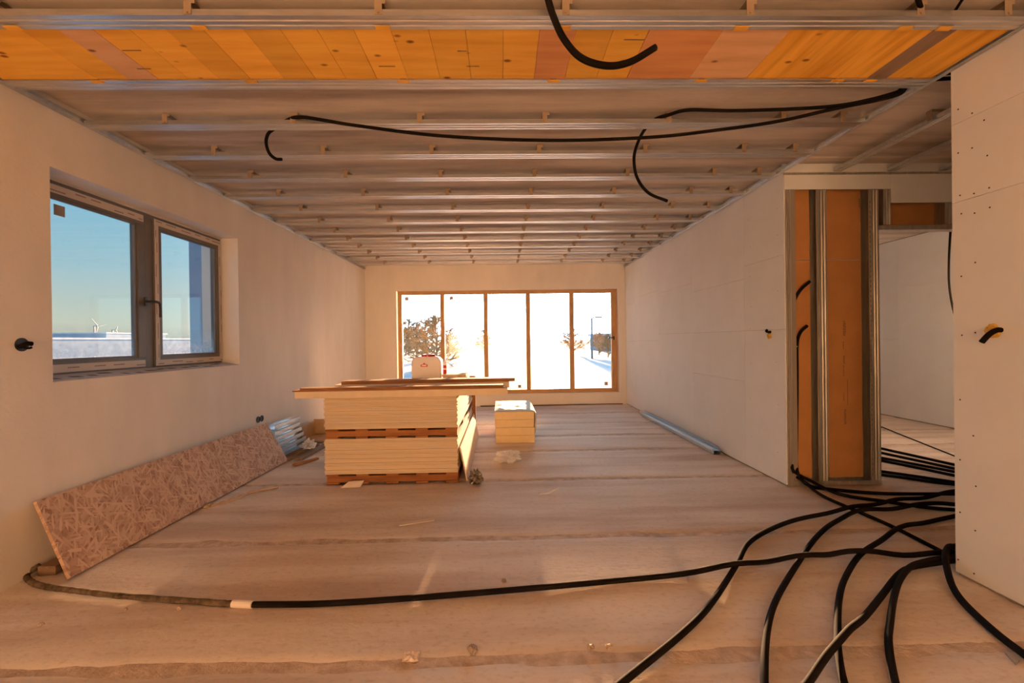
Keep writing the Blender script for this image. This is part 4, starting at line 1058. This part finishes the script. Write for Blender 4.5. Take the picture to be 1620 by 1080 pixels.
# ------------------------------------------------------------------ litter
def at_blob(name, px, py, w, d, h, seed, m, lab, cat, amp=0.5, freq=1.8, z0=0.0):
    p = at_z(px, py, 0.0)
    o = obj(name, blob((p.x, p.y + d / 2, z0 + h * 0.42), (w / 2, d / 2, h * 0.6), amp, freq, seed, 0.68), m, label=lab, cat=cat)
    return o
at_blob('plastic_bag', 804, 733, 0.24, 0.22, 0.10, 2, 'bag', 'crumpled translucent plastic bag on the floor before the foam packs', 'plastic bag', .7, 3.2)
at_blob('plastic_bag', 485, 716, 0.15, 0.16, 0.10, 5, 'bag', 'crumpled white plastic bag beside the planks at the plastered wall', 'plastic bag', .7, 3.2, 0.033)
at_blob('foil_ball', 752, 767, 0.115, 0.11, 0.11, 8, 'foil', 'crumpled dark foil wad beside the leaning board', 'foil', .5, 3.5)
# cardboard scrap before the lower pallet
p = at_z(539, 772, 0.0); q = at_z(576, 768, 0.0)
yq = YS - 0.10
obj('cardboard_scrap', MB().slabquad([(p.x, yq, 0.002), (q.x - .02, yq + .01, 0.002), (q.x + 0.01, yq + 0.03, 0.055), (p.x + 0.06, yq + 0.03, 0.048), (p.x + 0.02, yq + 0.03, 0.085)][:4], Vector((0, 0.004, 0.001))), 'paper', label='pale torn cardboard scrap before the lower pallet', cat='cardboard')
crumple('paper_scrap', at_z(636, 1045, 0).x, at_z(662, 1045, 0).x, at_z(650, 1047, 0).y, at_z(650, 1030, 0).y, 0.0, 0.012, 6, 'paper', n=10, label='torn white paper scrap on the foreground floor', cat='paper')
pts = catmull([at_z(852, 780, 0.005), at_z(866, 780, 0.012), at_z(876, 775, 0.02), at_z(883, 772, 0.03)], 6)
obj('cable_scrap', MB().tube(pts, 0.006, 8), 'tape', smooth=True, label='short pale cable scrap on the floor before the pallet stack', cat='cable')
obj('wood_sliver', MB().slabquad([at_z(632, 832, 0.002), at_z(634, 827, 0.002), at_z(688, 820, 0.002), at_z(687, 824, 0.002)], Vector((0, 0, 0.006))), 'paper', label='pale flat sliver on the floor in front of the stacks', cat='offcut')
pts = [at_z(a, b, 0.006) for a, b in ((322, 803), (345, 797), (372, 789), (400, 778), (440, 770))]
obj('rubble_cord', MB().tube(catmull(pts, 6), [0.012 * (1 + .4 * math.sin(i * 1.9)) for i in range(25)], 8), 'stone', smooth=True, label='dusty twisted cord along the foot of the chipboard sheet', cat='cord')
for k, (px, py, s, lab) in enumerate(((328, 803, .05, 'largest pale rubble lump by the foot of the chipboard sheet'), (281, 966, .022, 'dark pebble in front of the dusty conduit end'), (797, 922, .025, 'small dark crumb behind the long conduit'),
                                     (196, 967, .018, 'tiny dark crumb left of the pebble by the dusty conduit'), (62, 991, .02, 'dark crumb near the corner of the plastered wall'), (747, 1035, .04, 'flat dark stone chip in the nearest floor joint'),
                                     (936, 1030, .03, 'brown rubble lump in the nearest floor joint'), (965, 1029, .028, 'pale rubble lump in the nearest floor joint'))):
    at_blob('rubble', px, py, s, s, s * .6, k * 1.7, 'stone', lab, 'rubble', .4, 1.6)
p = at_z(1600, 1043, 0.0)
obj('metal_clip', MB().slabquad([at_z(1590, 1034, 0.001), at_z(1594, 1030, 0.001), at_z(1612, 1046, 0.001), at_z(1607, 1052, 0.001)], Vector((0, 0, 0.008))), 'stud_metal', label='small grey metal offcut on the floor beside the near conduit', cat='offcut')
# ------------------------------------------------------------------ outside
gm = grid_mesh(-400, 400, -120, 700, 40, 40, lambda x, y: -0.35)
obj('ground', gm, 'snow', label='snow-covered ground outside the windows', kind='structure')
# projecting building wing seen through the left window
wy0 = 6.6; wxl = at_y(300, 480, wy0).x
obj('wall_wing', MB().box(wxl, WL - 0.37, wy0, wy0 + 2.0, -0.35, 6.0), 'ext_wall', label='blue-grey outer wall of the building seen through the side window', kind='structure')
def along(px, y): return at_y(px, 540, y).x
def far(px, py, X): return at_x(px, py, X)
# low warehouses on the skyline
def shed(lab, xfar, pxa, pxb, pytop, depth, name='warehouse'):
    a = far(pxa, pytop, xfar); b = far(pxb, pytop, xfar)
    e = empty(name, (xfar, (a.y + b.y) / 2, -0.35), label=lab, cat='building')
    ht = a.z
    obj('wall', MB().box(xfar - depth, xfar, a.y, b.y, -0.35, ht - 0.25), 'far_wall', e)
    obj('roof', MB().box(xfar - depth - 0.3, xfar + 0.3, a.y - 0.3, b.y + 0.3, ht - 0.25, ht), 'snow', e)
shed('long low snowy warehouse on the skyline outside the side window', -62, 40, 345, 533.5, 25)
shed('taller pale shed behind the warehouse outside the side window', -90, 168, 262, 525.5, 20)
def turbine(px, pyh, dist, lab, rot, bl):
    hub = at_x(px, pyh, -dist); e = empty('wind_turbine', (hub.x, hub.y, 0), label=lab, cat='wind turbine')
    s = dist / 330.0
    obj('tower', MB().tube([(hub.x, hub.y, -0.35), (hub.x, hub.y, hub.z)], [0.75 * s, 0.5 * s], 8), 'turbine', e)
    obj('nacelle', MB().box(hub.x - .8 * s, hub.x + 2.4 * s, hub.y - .3 * s, hub.y + .3 * s, hub.z - .3 * s, hub.z + .35 * s), 'turbine', e, bevel=0.15 * s)
    for k in range(3):
        a = rot + k * 2 * math.pi / 3; d = V((0, math.sin(a), math.cos(a)))
        c = V((hub.x + 2.8 * s, hub.y, hub.z))
        obj('blade', MB().tube([c, c + d * bl * .2, c + d * bl], [0.28 * s, 0.4 * s, 0.1 * s], 6), 'turbine', e)
turbine(149, 516, 330, 'white wind turbine on the skyline, the larger one', -0.75, 8.5)
turbine(178, 522, 420, 'faint wind turbine on the skyline beside the shed, the smaller one', 0.5, 5.5)
# trees and hedge beyond the wide window
def tree(px, y, hpx, lab, seed, spread=0.42, n1=40):
    rr = random.Random(seed); base = at_y(px, 560, y); x = base.x
    h = (at_y(px, hpx, y).z) + 0.35
    e = empty('bare_tree', (x, y, -0.35), label=lab, cat='tree', group='bare frosted trees beyond the wide window')
    trunk = [V((x, y, -0.35)), V((x + rr.uniform(-.1, .1), y, -0.35 + h * .35)), V((x + rr.uniform(-.2, .2), y, -0.35 + h * .95))]
    obj('trunk', MB().tube(trunk, [h * .022, h * .016, h * .004], 6), 'bark', e)
    tw = MB()
    def grow(p, d, L, r, lev):
        q = p + d * L
        tw.tube([p, q], [r, r * .6], 3, cap=False)
        if lev == 0: return
        for _ in range(rr.randint(4, 6)):
            t = rr.uniform(.3, 1); nd = (d + V((rr.gauss(0, .6), rr.gauss(0, .6), rr.gauss(.15, .45)))).normalized()
            grow(p + d * L * t, nd, L * rr.uniform(.4, .65), r * .55, lev - 1)
    for _ in range(n1):
        t = rr.uniform(.03, .9); a = rr.uniform(0, 6.28)
        d = V((math.cos(a), math.sin(a), rr.uniform(.2, 1.2))).normalized()
        grow(V((x, y, -0.35 + h * t)), d, h * spread * (1.15 - t) , h * .017, 2)
    tag(obj('twigs', tw, 'twig', e), kind='stuff')
tl_ = ((636, 36, 506, 'bare bush seen through the first pane, beside the frame'), (647, 54, 502, 'bare bush seen through the first pane, second from the frame'), (659, 45, 508, 'bare bush seen through the first pane, third from the frame'),
       (673, 63, 500, 'bare bush seen through the first pane, above the canister'), (690, 29, 494, 'taller golden tree seen behind the first mullion'), (712, 48, 516, 'bare bush seen through the second pane, beside the first mullion'),
       (766, 55, 520, 'low bush seen behind the second mullion'), (905, 50, 512, 'bare tree seen behind the last mullion'), (948, 46, 522, 'bare bush seen through the last pane'), (962, 40, 526, 'bare bush seen through the last pane, by the window handle'),
       (977, 48, 518, 'bare bush partly behind the last frame post'))
for k, (px, y, hp_, lab) in enumerate(tl_): tree(px, y, hp_, lab, k + 20)
# street lamp and blue shed beyond the last pane
yl = 38.0; p = at_y(936, 503, yl)
e = empty('street_lamp', (p.x, yl, -0.35), label='slim street lamp standing outside the last pane', cat='street lamp')
obj('pole', MB().tube([(p.x, yl, -0.35), (p.x, yl, p.z)], [0.10, 0.07], 8), 'turbine', e)
obj('arm', MB().tube([(p.x, yl, p.z), (p.x + 0.35, yl, p.z + .06)], 0.05, 6), 'turbine', e)
obj('lamp_head', MB().box(p.x + 0.3, p.x + 0.85, yl - .12, yl + .12, p.z, p.z + 0.12), 'turbine', e)
ys_ = 60.0; a = at_y(952, 527, ys_); b = at_y(990, 527, ys_)
e = empty('blue_shed', (a.x, ys_, -0.35), label='blue shed outside beyond the last pane', cat='building')
obj('wall', MB().box(a.x, b.x, ys_, ys_ + 8, -0.35, a.z - .3), 'blue_shed', e)
obj('roof', MB().box(a.x - .3, b.x + .3, ys_ - .3, ys_ + 8.3, a.z - .3, a.z), 'snow', e)

for o in bpy.data.objects:
    if '_loc' in o: del o['_loc']
